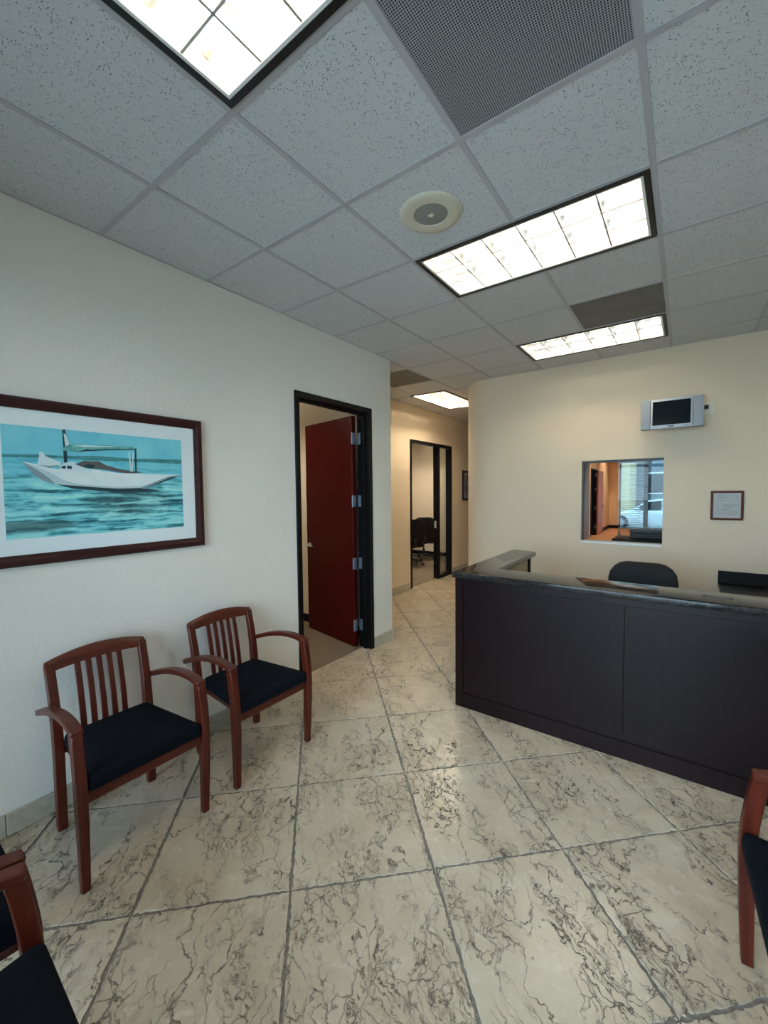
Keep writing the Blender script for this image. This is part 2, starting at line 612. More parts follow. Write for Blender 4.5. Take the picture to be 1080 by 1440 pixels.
# carpeted rooms
struct(MB().box(-4.2, -0.6, -0.1, -0.695, 2.58, 0.006).build('floor_office', 'carpet'), 'brown office carpet behind the red door')
struct(MB().box(-6.0, 4.2, -0.1, HX - 0.06, 8.1, 0.006).build('floor_conference', 'carpet'), 'brown carpet of the conference room')
struct(MB().box(-2.6, 9.0, -0.1, 3.4, 18.3, 0.004).box(-0.40, 4.14, -0.1, 3.4, 9.0, 0.004).build('floor_back_office', 'carpet_orange'), 'rust coloured carpet of the back office')

# ------------------------------------------------------------------ shell: walls
WT = 3.16
DY0, DY1, DTOP = 1.36, 2.305, 2.40         # rough opening of door_1
wl = MB()
wl.box(-0.71, FRONT_Y - 0.1, 0, LX, DY0, WT)
wl.box(-0.71, DY0, DTOP, LX, DY1, WT)
# end of the partition with a soft bullnose corner
arc = [(LX - 0.02 + 0.02 * math.cos(a), 2.70 - 0.02 + 0.02 * math.sin(a)) for a in [k * PI / 12 for k in range(7)]]
wl.prism([(-0.71, DY1), (LX, DY1)] + arc + [(-0.71, 2.70)], 0, WT)
wl.box(HX - 0.12, 2.58, 0, -0.71, 2.70, WT)
struct(wl.build('wall_left', 'wall', smooth=True), 'off white textured left wall')

AX, AY, AR = 0.01, 4.53, 0.50
arc = [(AX + AR * math.cos(a), AY + AR * math.sin(a)) for a in [PI + k * PI / 32 for k in range(17)]]
WX0, WX1, WZ0, WZ1 = 1.038, 1.79, 1.02, 1.918
inner = [(AX, AY - AR + 0.12)] + [(AX + (AR - 0.12) * math.cos(a), AY + (AR - 0.12) * math.sin(a)) for a in [1.5 * PI - k * PI / 32 for k in range(17)]]
wb = MB()
outline = [(WX0, BY + 0.12), (AX, BY + 0.12)] + inner[1:] + [(AX - AR + 0.12, 9.0), (AX - AR, 9.0)] + arc + [(WX0, BY)]
wb.prism(outline, 0, WT)
wb.box(WX0, BY, 0, WX1, BY + 0.12, WZ0)
wb.box(WX0, BY, WZ1, WX1, BY + 0.12, WT)
wb.box(WX1, BY, 0, RX + 0.12, BY + 0.12, WT)
struct(wb.build('wall_back', 'wall_cream', smooth=True), 'cream textured back wall with rounded corner')

struct(MB().box(RX, FRONT_Y - 0.1, 0, RX + 0.12, BY, WT).build('wall_right', 'wall'), 'off white right wall')

# hall wall with door_2 opening
H0, H1 = 4.745, 6.20
wh = MB()
wh.box(HX - 0.09, 2.70, 0, HX, H0, WT)
wh.box(HX - 0.09, H0, 2.43, HX, H1, WT)
wh.box(HX - 0.09, H1, 0, HX, 9.0, WT)
wh.box(HX - 0.12, 8.9, 0, AX - AR + 0.05, 9.02, WT)
struct(wh.build('wall_hall', 'wall_hall'), 'warm cream hall wall')

# office behind the red door
wo = MB()
wo.box(-4.2, 2.56, 0, -0.71, 2.58, WT)
wo.box(-4.3, -0.6, 0, -4.2, 2.58, WT)
wo.box(-4.3, -0.7, 0, -0.71, -0.6, WT)
struct(wo.build('wall_office', 'wall_room'), 'cream walls of the office behind the red door')
struct(MB().box(-4.2, 2.545, 0.006, -0.71, 2.56, 0.10).build('baseboard_office', 'bk_frame'), 'black office baseboard')
# conference room
wc = MB()
wc.box(-6.0, 8.0, 0, HX - 0.09, 8.1, WT)
wc.box(-6.1, 4.2, 0, -6.0, 8.1, WT)
wc.box(-6.1, 4.1, 0, HX - 0.09, 4.2, WT)
struct(wc.build('wall_conference', 'wall_room'), 'cream conference room walls')
struct(MB().box(-6.0, 7.985, 0.006, HX - 0.12, 8.0, 0.10).build('baseboard_conference', 'bk_frame'), 'dark conference room baseboard')

# back office (seen through the pass-through window)
BW = -0.56
wk = MB()
wk.box(BW - 0.12, 9.02, 0, BW, 14.05, WT)
wk.box(BW - 0.12, 14.05, 2.3, BW, 15.06, WT)
wk.box(BW - 0.12, 15.06, 0, BW, 18.2, WT)
wk.box(BW - 0.12, 18.2, 0, -0.20, 18.35, WT)
wk.box(3.3, BY + 0.12, 0, 3.4, 18.35, WT)
wk.box(-0.20, 18.2, 2.75, 3.4, 18.35, WT)
wk.box(-2.6, 13.0, 0, -2.5, 16.5, WT)
wk.box(-2.5, 13.0, 0, BW - 0.12, 13.1, WT)
wk.box(-2.5, 16.4, 0, BW - 0.12, 16.5, WT)
struct(wk.build('wall_back_office', 'wall_orange'), 'orange painted walls of the back office')
struct(MB().box(BW, 16.25, 0.004, BW + 0.015, 18.2, 0.13).box(BW, 18.185, 0.004, -0.20, 18.2, 0.13).build('baseboard_back_office', 'bk_frame'), 'black baseboard of the back office')
struct(MB().box(BW - 0.001, 12.3, 0.004, BW + 0.02, 13.75, 2.6).build('trim_back_office', plain('grey_panel_paint', (112, 120, 132), 0.5)), 'grey wall panel of the back office')

# stone baseboards made of separate stone pieces
def stone_base(name, label, pieces):
    root = struct_empty(name, label)
    for p in pieces:
        MB().box(*p).build('stone_piece', 'marble_base', root, 0.002)
    return root


BH = 0.105
ys = [FRONT_Y, -1.72, -1.112, -0.504, 0.104, 0.712, 1.335]
stone_base('baseboard_left', 'pale stone baseboard along the left wall',
           [(LX, a + 0.002, 0.0, LX + 0.014, b - 0.002, BH) for a, b in zip(ys, ys[1:])] +
           [(LX, 2.352, 0.0, LX + 0.014, 2.714, BH)] +
           [(x0, 2.70, 0, x0 + 0.52, 2.714, BH) for x0 in (-1.64, -1.115)])
stone_base('baseboard_hall', 'pale stone baseboard along the hall wall',
           [(HX, a + 0.002, 0, HX + 0.014, b - 0.002, BH) for a, b in ((2.72, 3.32), (3.32, 3.93), (3.93, 4.54), (4.54, 4.70), (6.25, 6.86), (6.86, 7.47), (7.47, 8.08), (8.08, 8.69))])
stone_base('baseboard_back', 'pale stone baseboard along the back wall',
           [(x0, BY - 0.014, 0, x0 + 0.604, BY, BH) for x0 in (0.02, 0.63, 1.24)] + [(1.85, BY - 0.014, 0, 2.20, BY, BH)])
stone_base('baseboard_right', 'pale stone baseboard along the right wall',
           [(RX - 0.014, y0, 0, RX, y0 + 0.604, BH) for y0 in (-1.8, -1.19, -0.58, 0.03, 0.64)])

# ------------------------------------------------------------------ shell: storefront behind the camera
fw = MB()
fw.box(-0.71, FRONT_Y - 0.12, 2.72, RX + 0.12, FRONT_Y, WT)
fw.box(-0.71, FRONT_Y - 0.12, -0.02, -0.12, FRONT_Y, 2.72)
fw.box(2.75, FRONT_Y - 0.12, -0.02, RX + 0.12, FRONT_Y, 2.72)
struct(fw.build('wall_front', 'wall'), 'front wall round the storefront windows')
win = struct_empty('window_3', 'dark framed storefront window behind the waiting chairs')
for x0 in (-0.12, 1.28, 2.69):
    MB().box(x0, FRONT_Y - 0.09, 0, x0 + 0.06, FRONT_Y - 0.03, 2.72).build('mullion', 'alu_dark', win)
for z0 in (0.0, 2.10, 2.66):
    MB().box(-0.12, FRONT_Y - 0.085, z0, 2.75, FRONT_Y - 0.035, z0 + 0.06).build('transom', 'alu_dark', win)
for x0, x1 in ((-0.06, 1.28), (1.34, 2.69)):
    for z0, z1 in ((0.06, 2.10), (2.16, 2.66)):
        MB().box(x0, FRONT_Y - 0.063, z0, x1, FRONT_Y - 0.057, z1).build('pane', 'glass_front', win)

# ------------------------------------------------------------------ shell: ceiling
ce = MB().box(-6.2, FRONT_Y - 0.12, 3.14, 3.5, 18.4, 3.24).build('ceiling', 'tbar')
struct(ce, 'suspended ceiling of square acoustic tiles in a metal grid')
full = None
TB = 0.012
light_cells = set()
for i in (1, 2):
    for j in (-1, 2, 5):
        light_cells.add((i, j))
light_cells |= {(2, 0), (2, 4), (-2, 5)}


def put_tile(x0, y0, x1, y1):
    global full
    if x1 - x0 < 0.03 or y1 - y0 < 0.03:
        return
    cx, cyy = (x0 + x1) / 2, (y0 + y1) / 2
    whole = abs(x1 - x0 - T) < 1e-4 and abs(y1 - y0 - T) < 1e-4
    if whole and full:
        copy_of(full, 'ceiling_tile', ce, (cx, cyy, CEIL))
        return
    hx, hy = (x1 - x0) / 2 - 0.001, (y1 - y0) / 2 - 0.001
    o = MB().box(-hx, -hy, 0.003, hx, hy, 0.018).build('ceiling_tile', 'tile', ce, loc=(cx, cyy, CEIL))
    if whole:
        full = o


for i in range(-1, 5):
    for j in range(-4, 7):
        if (i, j) in light_cells:
            continue
        x0, x1 = i * T, min((i + 1) * T, RX)
        y0, y1 = max(j * T, FRONT_Y), (j + 1) * T
        if j == 6 and i > 0:
            y1 = BY
        put_tile(x0, y0, x1, y1)
hx_l = (HX, -1.30, -0.745, -0.6096)       # hall: lamp strip not on the lobby grid
for j in range(4, 15):
    y0, y1 = j * T, (j + 1) * T
    for i in (-3, -2):
        if (i, j) in light_cells:
            continue
        x0, x1 = max(HX, i * T), (i + 1) * T
        if 4.21 - 0.02 < (y0 + y1) / 2 < 5.42:
            continue
        put_tile(x0, max(y0, 2.70), x1, y1)
    if j >= 7:
        put_tile(-T, y0, 0.0, y1)
# tiles either side of the hall lamp
for (x0, x1) in ((HX, -1.305), (-0.74, -0.6096)):
    for (y0, y1) in ((4.267, 4.877), (4.877, 5.486)):
        put_tile(x0, y0, x1, y1)
# grid bars, broken where a lamp fills two cells
def spans(a, b, holes):
    out = []
    for h0, h1 in sorted(holes):
        if h1 <= a or h0 >= b:
            continue
        if h0 > a:
            out.append((a, h0))
        a = max(a, h1)
    if a < b:
        out.append((a, b))
    return out


LAMPS = [(T, 3 * T, j * T, (j + 1) * T) for j in (-1, 2, 5)] + [(-1.31, -0.735, 4.2, 5.43)]
for i in range(-2, 5):
    x = i * T
    y0b = FRONT_Y if i >= 0 else 2.70
    y1b = 9.0 if i <= 0 else BY + 0.01
    for ya, yb in spans(y0b, y1b, [(l[2], l[3]) for l in LAMPS if l[0] + 0.05 < x < l[1] - 0.05]):
        MB().box(x - TB, ya, CEIL - 0.0005, x + TB, yb, CEIL + 0.004).build('t_bar', 'tbar', ce)
for j in range(-3, 15):
    y = j * T
    xa = LX if y < 2.7 else HX
    xb = RX if y < BY else AX - 0.2
    for x0, x1 in spans(xa, xb, [(l[0], l[1]) for l in LAMPS if l[2] + 0.05 < y < l[3] - 0.05]):
        MB().box(x0, y - TB, CEIL - 0.0006, x1, y + TB, CEIL + 0.004).build('t_bar', 'tbar', ce)
MB().box(HX, 2.7, CEIL, HX + 0.02, 9.0, CEIL + 0.004).build('wall_angle', 'tbar', ce)
MB().box(LX, FRONT_Y, CEIL, LX + 0.012, 2.7, CEIL + 0.004).build('wall_angle', 'tbar', ce)
MB().box(AX, BY - 0.012, CEIL, RX, BY, CEIL + 0.004).build('wall_angle', 'tbar', ce)
struct(MB().box(-4.2, -0.6, CEIL + 0.118, -0.71, 2.56, CEIL + 0.14).build('ceiling_office', 'tile'), 'white office ceiling')
struct(MB().box(-6.0, 4.2, CEIL + 0.118, HX - 0.12, 8.0, CEIL + 0.14).build('ceiling_conference', 'tile'), 'white conference room ceiling')
struct(MB().box(-2.5, 9.02, CEIL + 0.118, 3.3, 18.2, CEIL + 0.14).box(-0.37, BY + 0.12, CEIL + 0.118, 3.3, 9.02, CEIL + 0.14).build('ceiling_back_office', 'tile'), 'white back office ceiling')

# ------------------------------------------------------------------ ceiling lights
LG = 'recessed louvred ceiling lights'


def make_light(label, loc, rotz, tube='tube', sx=1.19, sy_=0.585):
    t = thing('ceiling_light', label, 'ceiling light', loc, rotz, LG)
    a, b = sx / 2, sy_ / 2
    f = MB()
    fw_, z0, z1 = 0.024, -0.006, 0.004
    f.ring(-a, -b, a, b, fw_, z0, z1)
    f.build('frame', 'black_trim', t)
    h = MB()
    a2, b2, zt = a - fw_, b - fw_, 0.105
    r0 = [(-a2, -b2), (a2, -b2), (a2, b2), (-a2, b2)]
    r1 = [(x * 1.006, y * 1.012) for x, y in r0]
    h.add([(x, y, 0.0) for x, y in r0] + [(x, y, zt) for x, y in r0] + [(x, y, 0.0) for x, y in r1] + [(x, y, zt + 0.008) for x, y in r1],
          [f_ for k in range(4) for j in ((k + 1) % 4,) for f_ in ((k, j, 4 + j, 4 + k), (8 + k, 12 + k, 12 + j, 8 + j), (k, 8 + k, 8 + j, j))] + [(4, 5, 6, 7), (12, 15, 14, 13)])
    h.build('housing', 'reflector', t)
    inner = MB()
    wl_ = 0.012
    inner.ring(-a2, -b2, a2, b2, wl_, -0.004, 0.01)
    inner.build('louver_rim', 'white', t)
    # parabolic blades: sharp lower edge, flaring upward
    prof = [(0.0042, 0.0), (0.0055, 0.016), (0.010, 0.032), (0.019, 0.046)]
    poly = prof + [(-x, z) for x, z in reversed(prof)]
    first = None
    for k in (1, 2):
        y = -b2 + 2 * b2 * k / 3
        if not first:
            first = MB().prism([(p, z) for p, z in poly], -a2, a2, 'x').build('long_blade', 'louver', t, smooth=True, loc=(0, y, 0))
        else:
            copy_of(first, 'long_blade', t, (0, y, 0))
    first = None
    for k in range(1, 6):
        x = -a2 + 2 * a2 * k / 6
        if not first:
            first = MB().prism([(p, z) for p, z in poly], -b2, b2, 'y').build('cross_blade', 'louver', t, smooth=True, loc=(x, 0, 0))
        else:
            copy_of(first, 'cross_blade', t, (x, 0, 0))
    first = None
    for k in range(3):
        y = -b2 + 2 * b2 * (k + 0.5) / 3
        if not first:
            first = MB().lathe([(0.013, -a2 + 0.04), (0.013, a2 - 0.04)], 10, (0, 0.078), 'x').build('lamp_tube', tube, t, smooth=True, loc=(0, y, 0))
            cap = MB().lathe([(0.016, -0.0175), (0.016, 0.0175)], 10, (0, 0.078), 'x').build('lamp_holder', 'white', t, loc=(-a2 + 0.0225, y, 0))
            copy_of(cap, 'lamp_holder', t, (a2 - 0.0225, y, 0))
        else:
            copy_of(first, 'lamp_tube', t, (0, y, 0))
            copy_of(cap, 'lamp_holder', t, (-a2 + 0.0225, y, 0))
            copy_of(cap, 'lamp_holder', t, (a2 - 0.0225, y, 0))
    return t


L1 = make_light('large louvred ceiling light beside the round ceiling speaker', (2 * T, 2.5 * T, CEIL), 0)
copy_tree(L1, (2 * T, 5.5 * T, CEIL), 0, 'louvred ceiling light nearest the cream back wall')
copy_tree(L1, (2 * T, -0.5 * T, CEIL), 0, 'nearest louvred ceiling light, cut by the top edge, with bluish cells')
LH = make_light('louvred ceiling light over the hall by the far doorway', (-1.022, 4.815, CEIL), PI / 2, 'tube_warm', 1.22, 0.57)
copy_tree(LH, (-2.1, 1.55, CEIL), 0, 'added unseen ceiling light brightening the office behind the red door')  # unseen fixture, added to light the office wall
copy_tree(LH, (-3.6, 6.2, CEIL), PI / 2, 'added unseen ceiling light brightening the conference room chairs')  # unseen fixture, added to light the conference room
copy_tree(LH, (0.4, 16.6, CEIL), 0, 'added unseen ceiling light brightening the far end of the back office')  # added out of view to brighten the orange end walls
copy_tree(LH, (1.2, 12.0, CEIL), 0, 'added unseen ceiling light brightening the middle of the back office')  # out of view, added as fill for the back office
copy_tree(LH, (0.7, 14.4, CEIL), 0, 'added unseen ceiling light brightening the back office by the open brown door')  # extra unseen lamp, added to lift the back office brightness
copy_tree(LH, (-2.75, 7.0, CEIL), 0, 'added unseen ceiling light brightening the end wall of the conference room')  # second unseen lamp, added to brighten the conference end wall

# ------------------------------------------------------------------ ceiling vents, speaker
t = thing('ceiling_vent', 'perforated grey metal return vent in the ceiling at the top of the photo', 'vent', (2.5 * T, 0.5 * T, CEIL), 0, 'ceiling vents')
MB().box(-0.292, -0.292, 0.002, 0.292, 0.292, 0.008).build('perforated_panel', 'perf', t)
f = MB()
f.ring(-0.303, -0.303, 0.303, 0.303, 0.012, 0, 0.01)
f.build('frame', 'tbar', t)
t = thing('ceiling_vent', 'dark grey square vent panel next to the light by the back wall', 'vent', (2.5 * T, 4.5 * T, CEIL), 0, 'ceiling vents')
MB().box(-0.295, -0.295, 0.002, 0.295, 0.295, 0.008).build('panel', 'perf2', t)
t = thing('ceiling_vent', 'dark grey square vent panel in the hall ceiling past the wall corner', 'vent', (-1.5 * T, 5.5 * T, CEIL), 0, 'ceiling vents')
MB().box(-0.295, -0.295, 0.002, 0.295, 0.295, 0.008).build('panel', 'perf2', t)

t = thing('ceiling_speaker', 'round cream ceiling speaker with grey grille set in a ceiling tile', 'speaker', (0.912, 0.919, CEIL))
MB().lathe([(0.084, -0.001), (0.086, -0.006), (0.125, -0.008), (0.148, -0.006), (0.156, 0.0), (0.156, 0.003), (0.084, 0.003)], 40, cap=False).build('ring', 'spk_ring', t, smooth=True)
MB().lathe([(0.086, -0.002), (0.05, -0.005), (0.0005, -0.006)], 32, cap=False).build('grille', 'spk_grille', t, smooth=True)
MB().prism([(-0.013, -0.009), (0.013, -0.009), (0.015, 0.006), (0.004, 0.008), (0.002, 0.018), (-0.003, 0.018), (-0.004, 0.008), (-0.014, 0.005)], -0.008, -0.0055).build('badge', 'plastic_white', t)

# ------------------------------------------------------------------ door_1 (red)
d1 = struct_empty('door_1', 'oxblood red door standing open in a black frame')
JT = 0.05
# casing profile: face on the lobby side, jamb lining, stop
def frame_piece(boxes, name, parent, mat='bk_frame', bev=0.003):
    mb = MB()
    for b in boxes:
        mb.box(*b)
    return mb.build(name, mat, parent, bev)


YO0, YO1 = 1.338, 2.348
for side in (0, 1):
    if side == 0:
        frame_piece([(-0.735, YO0, 0.0, LX + 0.012, YO0 + JT, 2.382), (-0.675, YO0 + JT, 0.0, -0.635, YO0 + JT + 0.015, 2.366)], 'jamb', d1)
    else:
        frame_piece([(-0.735, YO1 - JT, 0.0, LX + 0.012, YO1, 2.382), (-0.675, YO1 - JT - 0.015, 0.0, -0.635, YO1 - JT, 2.366)], 'jamb', d1)
frame_piece([(-0.735, YO0, 2.382, LX + 0.012, YO1, 2.432), (-0.675, YO0 + JT, 2.366, -0.635, YO1 - JT, 2.382)], 'head', d1)
# the leaf swings into the office, hinged on the far jamb
leaf_w, leaf_t, leaf_h = 0.865, 0.044, 2.355
ang = math.atan2(2.4 - 2.235, -(1.59 - 0.75))
lf = MB().box(0, 0, 0.0, leaf_w, leaf_t, leaf_h).build('door_leaf', 'door_red', d1, 0.002, loc=(-0.738, 2.274, 0.012))
lf.rotation_euler = (0, 0, ang)
# local: x runs from hinge to free edge, the visible face is y = leaf_t (after the half turn)
hmb = MB()
for zz in (2.13, 1.50, 0.862, 0.222):
    MB().box(-0.0035, 0.006, zz - 0.058, 0.0, leaf_t, zz + 0.058).build('hinge_leaf', 'hinge', lf)
    MB().tube([(-0.006, leaf_t + 0.006, zz - 0.058), (-0.006, leaf_t + 0.006, zz + 0.058)], 0.007, 10).build('hinge_knuckle', 'hinge', lf, smooth=True)
    MB().box(-0.733, 2.2955, zz - 0.046, -0.69, 2.2985, zz + 0.07).build('hinge_plate', 'hinge', d1)
for yy, sgn in ((leaf_t, 1), (0.0, -1)):
    hm = MB()
    hm.lathe([(0.026, yy), (0.026, yy + sgn * 0.008)], 20, (leaf_w - 0.065, 0.99), 'y')
    hm.tube([(leaf_w - 0.065, yy, 0.99), (leaf_w - 0.065, yy + sgn * 0.05, 0.99), (leaf_w - 0.075, yy + sgn * 0.055, 0.99), (leaf_w - 0.185, yy + sgn * 0.055, 0.988)], [0.012, 0.012, 0.012, 0.010], 10)
    hm.build('handle', 'chrome', lf, smooth=True)
MB().box(leaf_w, 0.01, 0.93, leaf_w + 0.002, 0.034, 1.06).build('latch_plate', 'chrome', lf)

# ------------------------------------------------------------------ door_2 (hall doorway with sidelight)
d2 = struct_empty('door_2', 'black framed open doorway with glass sidelight in the hall')
X0, X1 = HX - 0.095, HX + 0.010
frame_piece([(X0, 4.725, 0, X1, 4.775, 2.40)], 'jamb', d2)
frame_piece([(X0, 5.655, 0, X1, 5.72, 2.40)], 'mullion', d2)
frame_piece([(X0, 6.14, 0, X1, 6.20, 2.40)], 'jamb', d2)
frame_piece([(X0, 4.725, 2.40, X1, 6.20, 2.45)], 'head', d2)
frame_piece([(X0, 5.72, 0, X1, 6.14, 0.06)], 'sill', d2)
MB().box(HX - 0.065, 5.72, 0.06, HX - 0.059, 6.14, 2.40).build('pane', 'glass', d2)
MB().box(HX - 0.07, 5.652, 0.93, HX - 0.03, 5.656, 1.06).build('strike_plate', 'chrome', d2)

# ------------------------------------------------------------------ window_1 (pass-through)
w1 = struct_empty('window_1', 'square pass-through window in the cream back wall')
MB().box(WX0, BY - 0.006, WZ0 - 0.002, WX1, BY + 0.12, WZ0 + 0.022).build('sill', 'white', w1, 0.002)
MB().box(WX0, BY + 0.06, WZ1 - 0.02, WX1, BY + 0.10, WZ1).build('track', 'alu_dark', w1, 0.001)
MB().box(WX0, BY + 0.05, WZ0, WX0 + 0.012, BY + 0.11, WZ1).build('side_channel', 'alu_dark', w1)
MB().box(1.385, BY + 0.078, WZ0 + 0.022, WX1, BY + 0.084, WZ1 - 0.01).build('sliding_pane', 'glass', w1)
MB().box(1.395, BY + 0.066, 1.10, 1.412, BY + 0.078, 1.155).build('finger_pull', 'alu_dark', w1, 0.002)

# ------------------------------------------------------------------ back office: door_3, far window_2, blind
d3 = struct_empty('door_3', 'brown wooden door standing open at the far end of the back office')
frame_piece([(BW - 0.13, 14.05, 0, BW + 0.02, 14.12, 2.30)], 'jamb', d3)
frame_piece([(BW - 0.13, 14.99, 0, BW + 0.02, 15.06, 2.30)], 'jamb', d3)
frame_piece([(BW - 0.13, 14.05, 2.25, BW + 0.02, 15.06, 2.30)], 'head', d3)
lf3 = MB().box(BW + 0.03, 15.06, 0.015, BW + 0.075, 16.12, 2.25).build('door_leaf', 'door_brown', d3, 0.002)
MB().tube([(BW + 0.075, 15.98, 0.99), (BW + 0.13, 15.98, 0.99), (BW + 0.135, 15.86, 0.99)], 0.012, 8).build('handle', 'black_plastic', lf3, smooth=True)
for zz in (0.3, 0.95, 1.6, 2.1):
    MB().box(BW - 0.02, 14.985, zz - 0.06, BW + 0.03, 14.99, zz + 0.06).build('hinge_plate', 'hinge', d3)

w2 = struct_empty('window_2', 'tall dark framed exterior window of the back office')
for x0, x1 in ((-0.20, -0.15), (0.635, 0.785), (2.0, 2.06), (3.24, 3.3)):
    MB().box(x0, 18.22, 0, x1, 18.32, 2.75).build('mullion', 'alu_dark', w2)
for z0 in (0.0, 2.69):
    MB().box(-0.2, 18.225, z0, 3.3, 18.315, z0 + 0.06).build('transom', 'alu_dark', w2)
for x0, x1 in ((-0.15, 0.635), (0.785, 2.0), (2.06, 3.24)):
    MB().box(x0, 18.265, 0.06, x1, 18.275, 2.69).build('pane', 'glass_tint', w2)
bl = thing('window_blind', 'open horizontal slat blind on the far back office window', 'blind', (0.24, 18.12, 0))
MB().box(-0.42, -0.03, 2.63, 0.42, 0.03, 2.70).build('head_rail', 'slat', bl)
s0 = None
for k in range(29):
    z = 0.20 + k * 0.084
    if s0 is None:
        s0 = MB().box(-0.42, -0.025, -0.006, 0.42, 0.025, 0.006).build('slat', 'slat', bl, loc=(0, 0, z))
    else:
        copy_of(s0, 'slat', bl, (0, 0, z))
for x in (-0.28, 0.28):
    MB().box(x - 0.003, -0.003, 0.15, x + 0.003, 0.003, 2.63).build('cord', 'slat', bl)

t = thing('counter_cabinet', 'black low cabinet just inside the pass-through window', 'cabinet', (1.80, 5.2, 0))
MB().box(-0.55, -0.25, 0.05, 0.7, 0.25, 0.945).build('body', 'black_lam', t, 0.004)
MB().box(-0.57, -0.27, 0.945, 0.72, 0.27, 0.98).build('worktop', 'black_lam', t, 0.004)
t = thing('printer', 'flat black office machine on the cabinet behind the pass-through window', 'printer', (1.66, 5.28, 0.98))
MB().box(-0.25, -0.15, 0, 0.3, 0.15, 0.075).build('body', 'black_plastic', t, 0.008)
MB().box(-0.26, -0.16, 0.075, 0.31, 0.16, 0.105).build('lid', 'alu_dark', t, 0.006)

# ------------------------------------------------------------------ outdoors
struct(MB().box(-40, 18.36, -0.45, 45, 80, -0.25).build('ground_rear', 'asphalt'), 'grey asphalt car park behind the building')
struct(MB().box(-40, -60, -0.25, 45, FRONT_Y - 0.13, -0.03).build('ground_front', noisy('pale_concrete', (176, 174, 168), (192, 190, 184), 8, 0.9)), 'unseen concrete pavement in front, made pale to bounce daylight indoors')  # unseen ground, made pale to bounce daylight onto the ceiling

# car
car = thing('car', 'white car parked outside the far back office window', 'car', (0.9, 21.6, -0.25))
def section(pts, y):
    return [(x, y, z) for x, z in pts]
low = [(-2.05, 0.32), (-2.12, 0.5), (-2.08, 0.66), (-1.2, 0.80), (-0.9, 0.86), (1.5, 0.88), (2.05, 0.84), (2.15, 0.6), (2.10, 0.32), (1.75, 0.22), (-1.75, 0.22)]
b = MB()
b.loft([section([(x * 0.97, 0.22 + (z - 0.22) * 0.93) for x, z in low], -0.86), section(low, -0.74), section(low, 0.74), section([(x * 0.97, 0.22 + (z - 0.22) * 0.93) for x, z in low], 0.86)])
b.build('body', 'car_white', car, 0.02, True)
cab = [(-1.0, 0.82), (-0.35, 1.30), (0.1, 1.38), (0.9, 1.36), (1.35, 1.22), (1.75, 0.84)]
b = MB()
b.loft([section([(x, z) for x, z in cab], -0.72), section([(x * 0.96 + 0.02, 0.83 + (z - 0.83) * 1.0) for x, z in cab], -0.56),
        section([(x * 0.96 + 0.02, z) for x, z in cab], 0.56), section(cab, 0.72)])
b.build('cabin', 'car_white', car, 0.02, True)
MB().prism([(-0.80, 0.88), (-0.32, 1.25), (0.22, 1.31), (0.22, 0.90)], -0.735, -0.715, 'y').build('side_window', 'car_glass', car)
MB().prism([(0.29, 0.90), (0.29, 1.31), (0.85, 1.29), (1.22, 1.17), (1.45, 0.91)], -0.735, -0.715, 'y').build('side_window', 'car_glass', car)
MB().box(0.02, -0.90, 0.90, 0.16, -0.80, 0.99).xf(Matrix.Translation((-0.72, 0, 0))).build('mirror', 'car_white', car, 0.01)
MB().prism([(-2.09, 0.60), (-1.80, 0.66), (-1.72, 0.58), (-2.08, 0.52)], -0.845, -0.80, 'y').build('headlamp', 'chrome', car)
for x in (-1.35, 1.40):
    for y in (-0.80, 0.80):
        wmb = MB().lathe([(0.20, y - 0.09), (0.31, y - 0.09), (0.33, y - 0.06), (0.33, y + 0.06), (0.31, y + 0.09), (0.20, y + 0.09)], 24, (x, 0.33), 'y')
        wo_ = wmb.build('wheel', 'rubber', car, smooth=True)
        MB().lathe([(0.2, y - 0.092), (0.02, y - 0.08)], 16, (x, 0.33), 'y', True).build('hub_cap', 'silver', wo_, smooth=True)

t = thing('building', 'cream building beyond the white parked car', 'building', (-5.5, 34, -0.25))
MB().box(-6, 0, 0, 4.15, 5, 6.5).build('wall', 'stucco', t)
MB().box(-6.2, -0.2, 6.5, 4.3, 5.2, 6.8).build('parapet', 'stucco', t)
t = thing('building', 'blue grey building beyond the hedge outside', 'building', (4.2, 40, -0.25))
MB().box(-7.5, 0, 0, 12, 5, 8).build('wall', 'stucco_grey', t)
for x in (-5.0, -2.6, -0.2, 2.2):
    wf = MB().box(x, -0.08, 1.4, x + 1.5, 0.02, 3.2).build('window', 'white', t)
    MB().box(x + 0.1, -0.1, 1.5, x + 1.4, -0.07, 3.1).build('pane', 'car_glass', wf)
rn = random.Random(3)
hb = MB()
for k in range(900):
    a, h_ = rn.uniform(0, 2 * PI), rn.random()
    r_ = math.sqrt(rn.random()) * 0.9
    p = Vector((2.3 * r_ * math.cos(a), 0.7 * r_ * math.sin(a), 0.1 + 1.9 * h_ * (1 - 0.5 * r_)))
    d1_, d2_ = Vector((rn.gauss(0, 1), rn.gauss(0, 1), rn.gauss(0, 1))).normalized() * 0.10, Vector((rn.gauss(0, 1), rn.gauss(0, 1), rn.gauss(0, 1))).normalized() * 0.06
    hb.add([p - d1_, p + d2_, p + d1_, p - d2_], [(0, 1, 2, 3)])
t = thing('hedge', 'green leafy hedge behind the white parked car', 'hedge', (2.2, 25.5, -0.25))
o = hb.build('foliage', 'leaf', t)
o['kind'] = 'stuff'
MB().tube([(0, 0, 0), (0.02, 0, 0.9)], [0.06, 0.03]).tube([(-0.9, 0.1, 0), (-0.88, 0, 0.8)], [0.05, 0.03]).tube([(1.0, 0, 0), (1.02, 0, 0.8)], [0.05, 0.03]).build('stem', plain('bark', (86, 66, 50), 0.9), t)

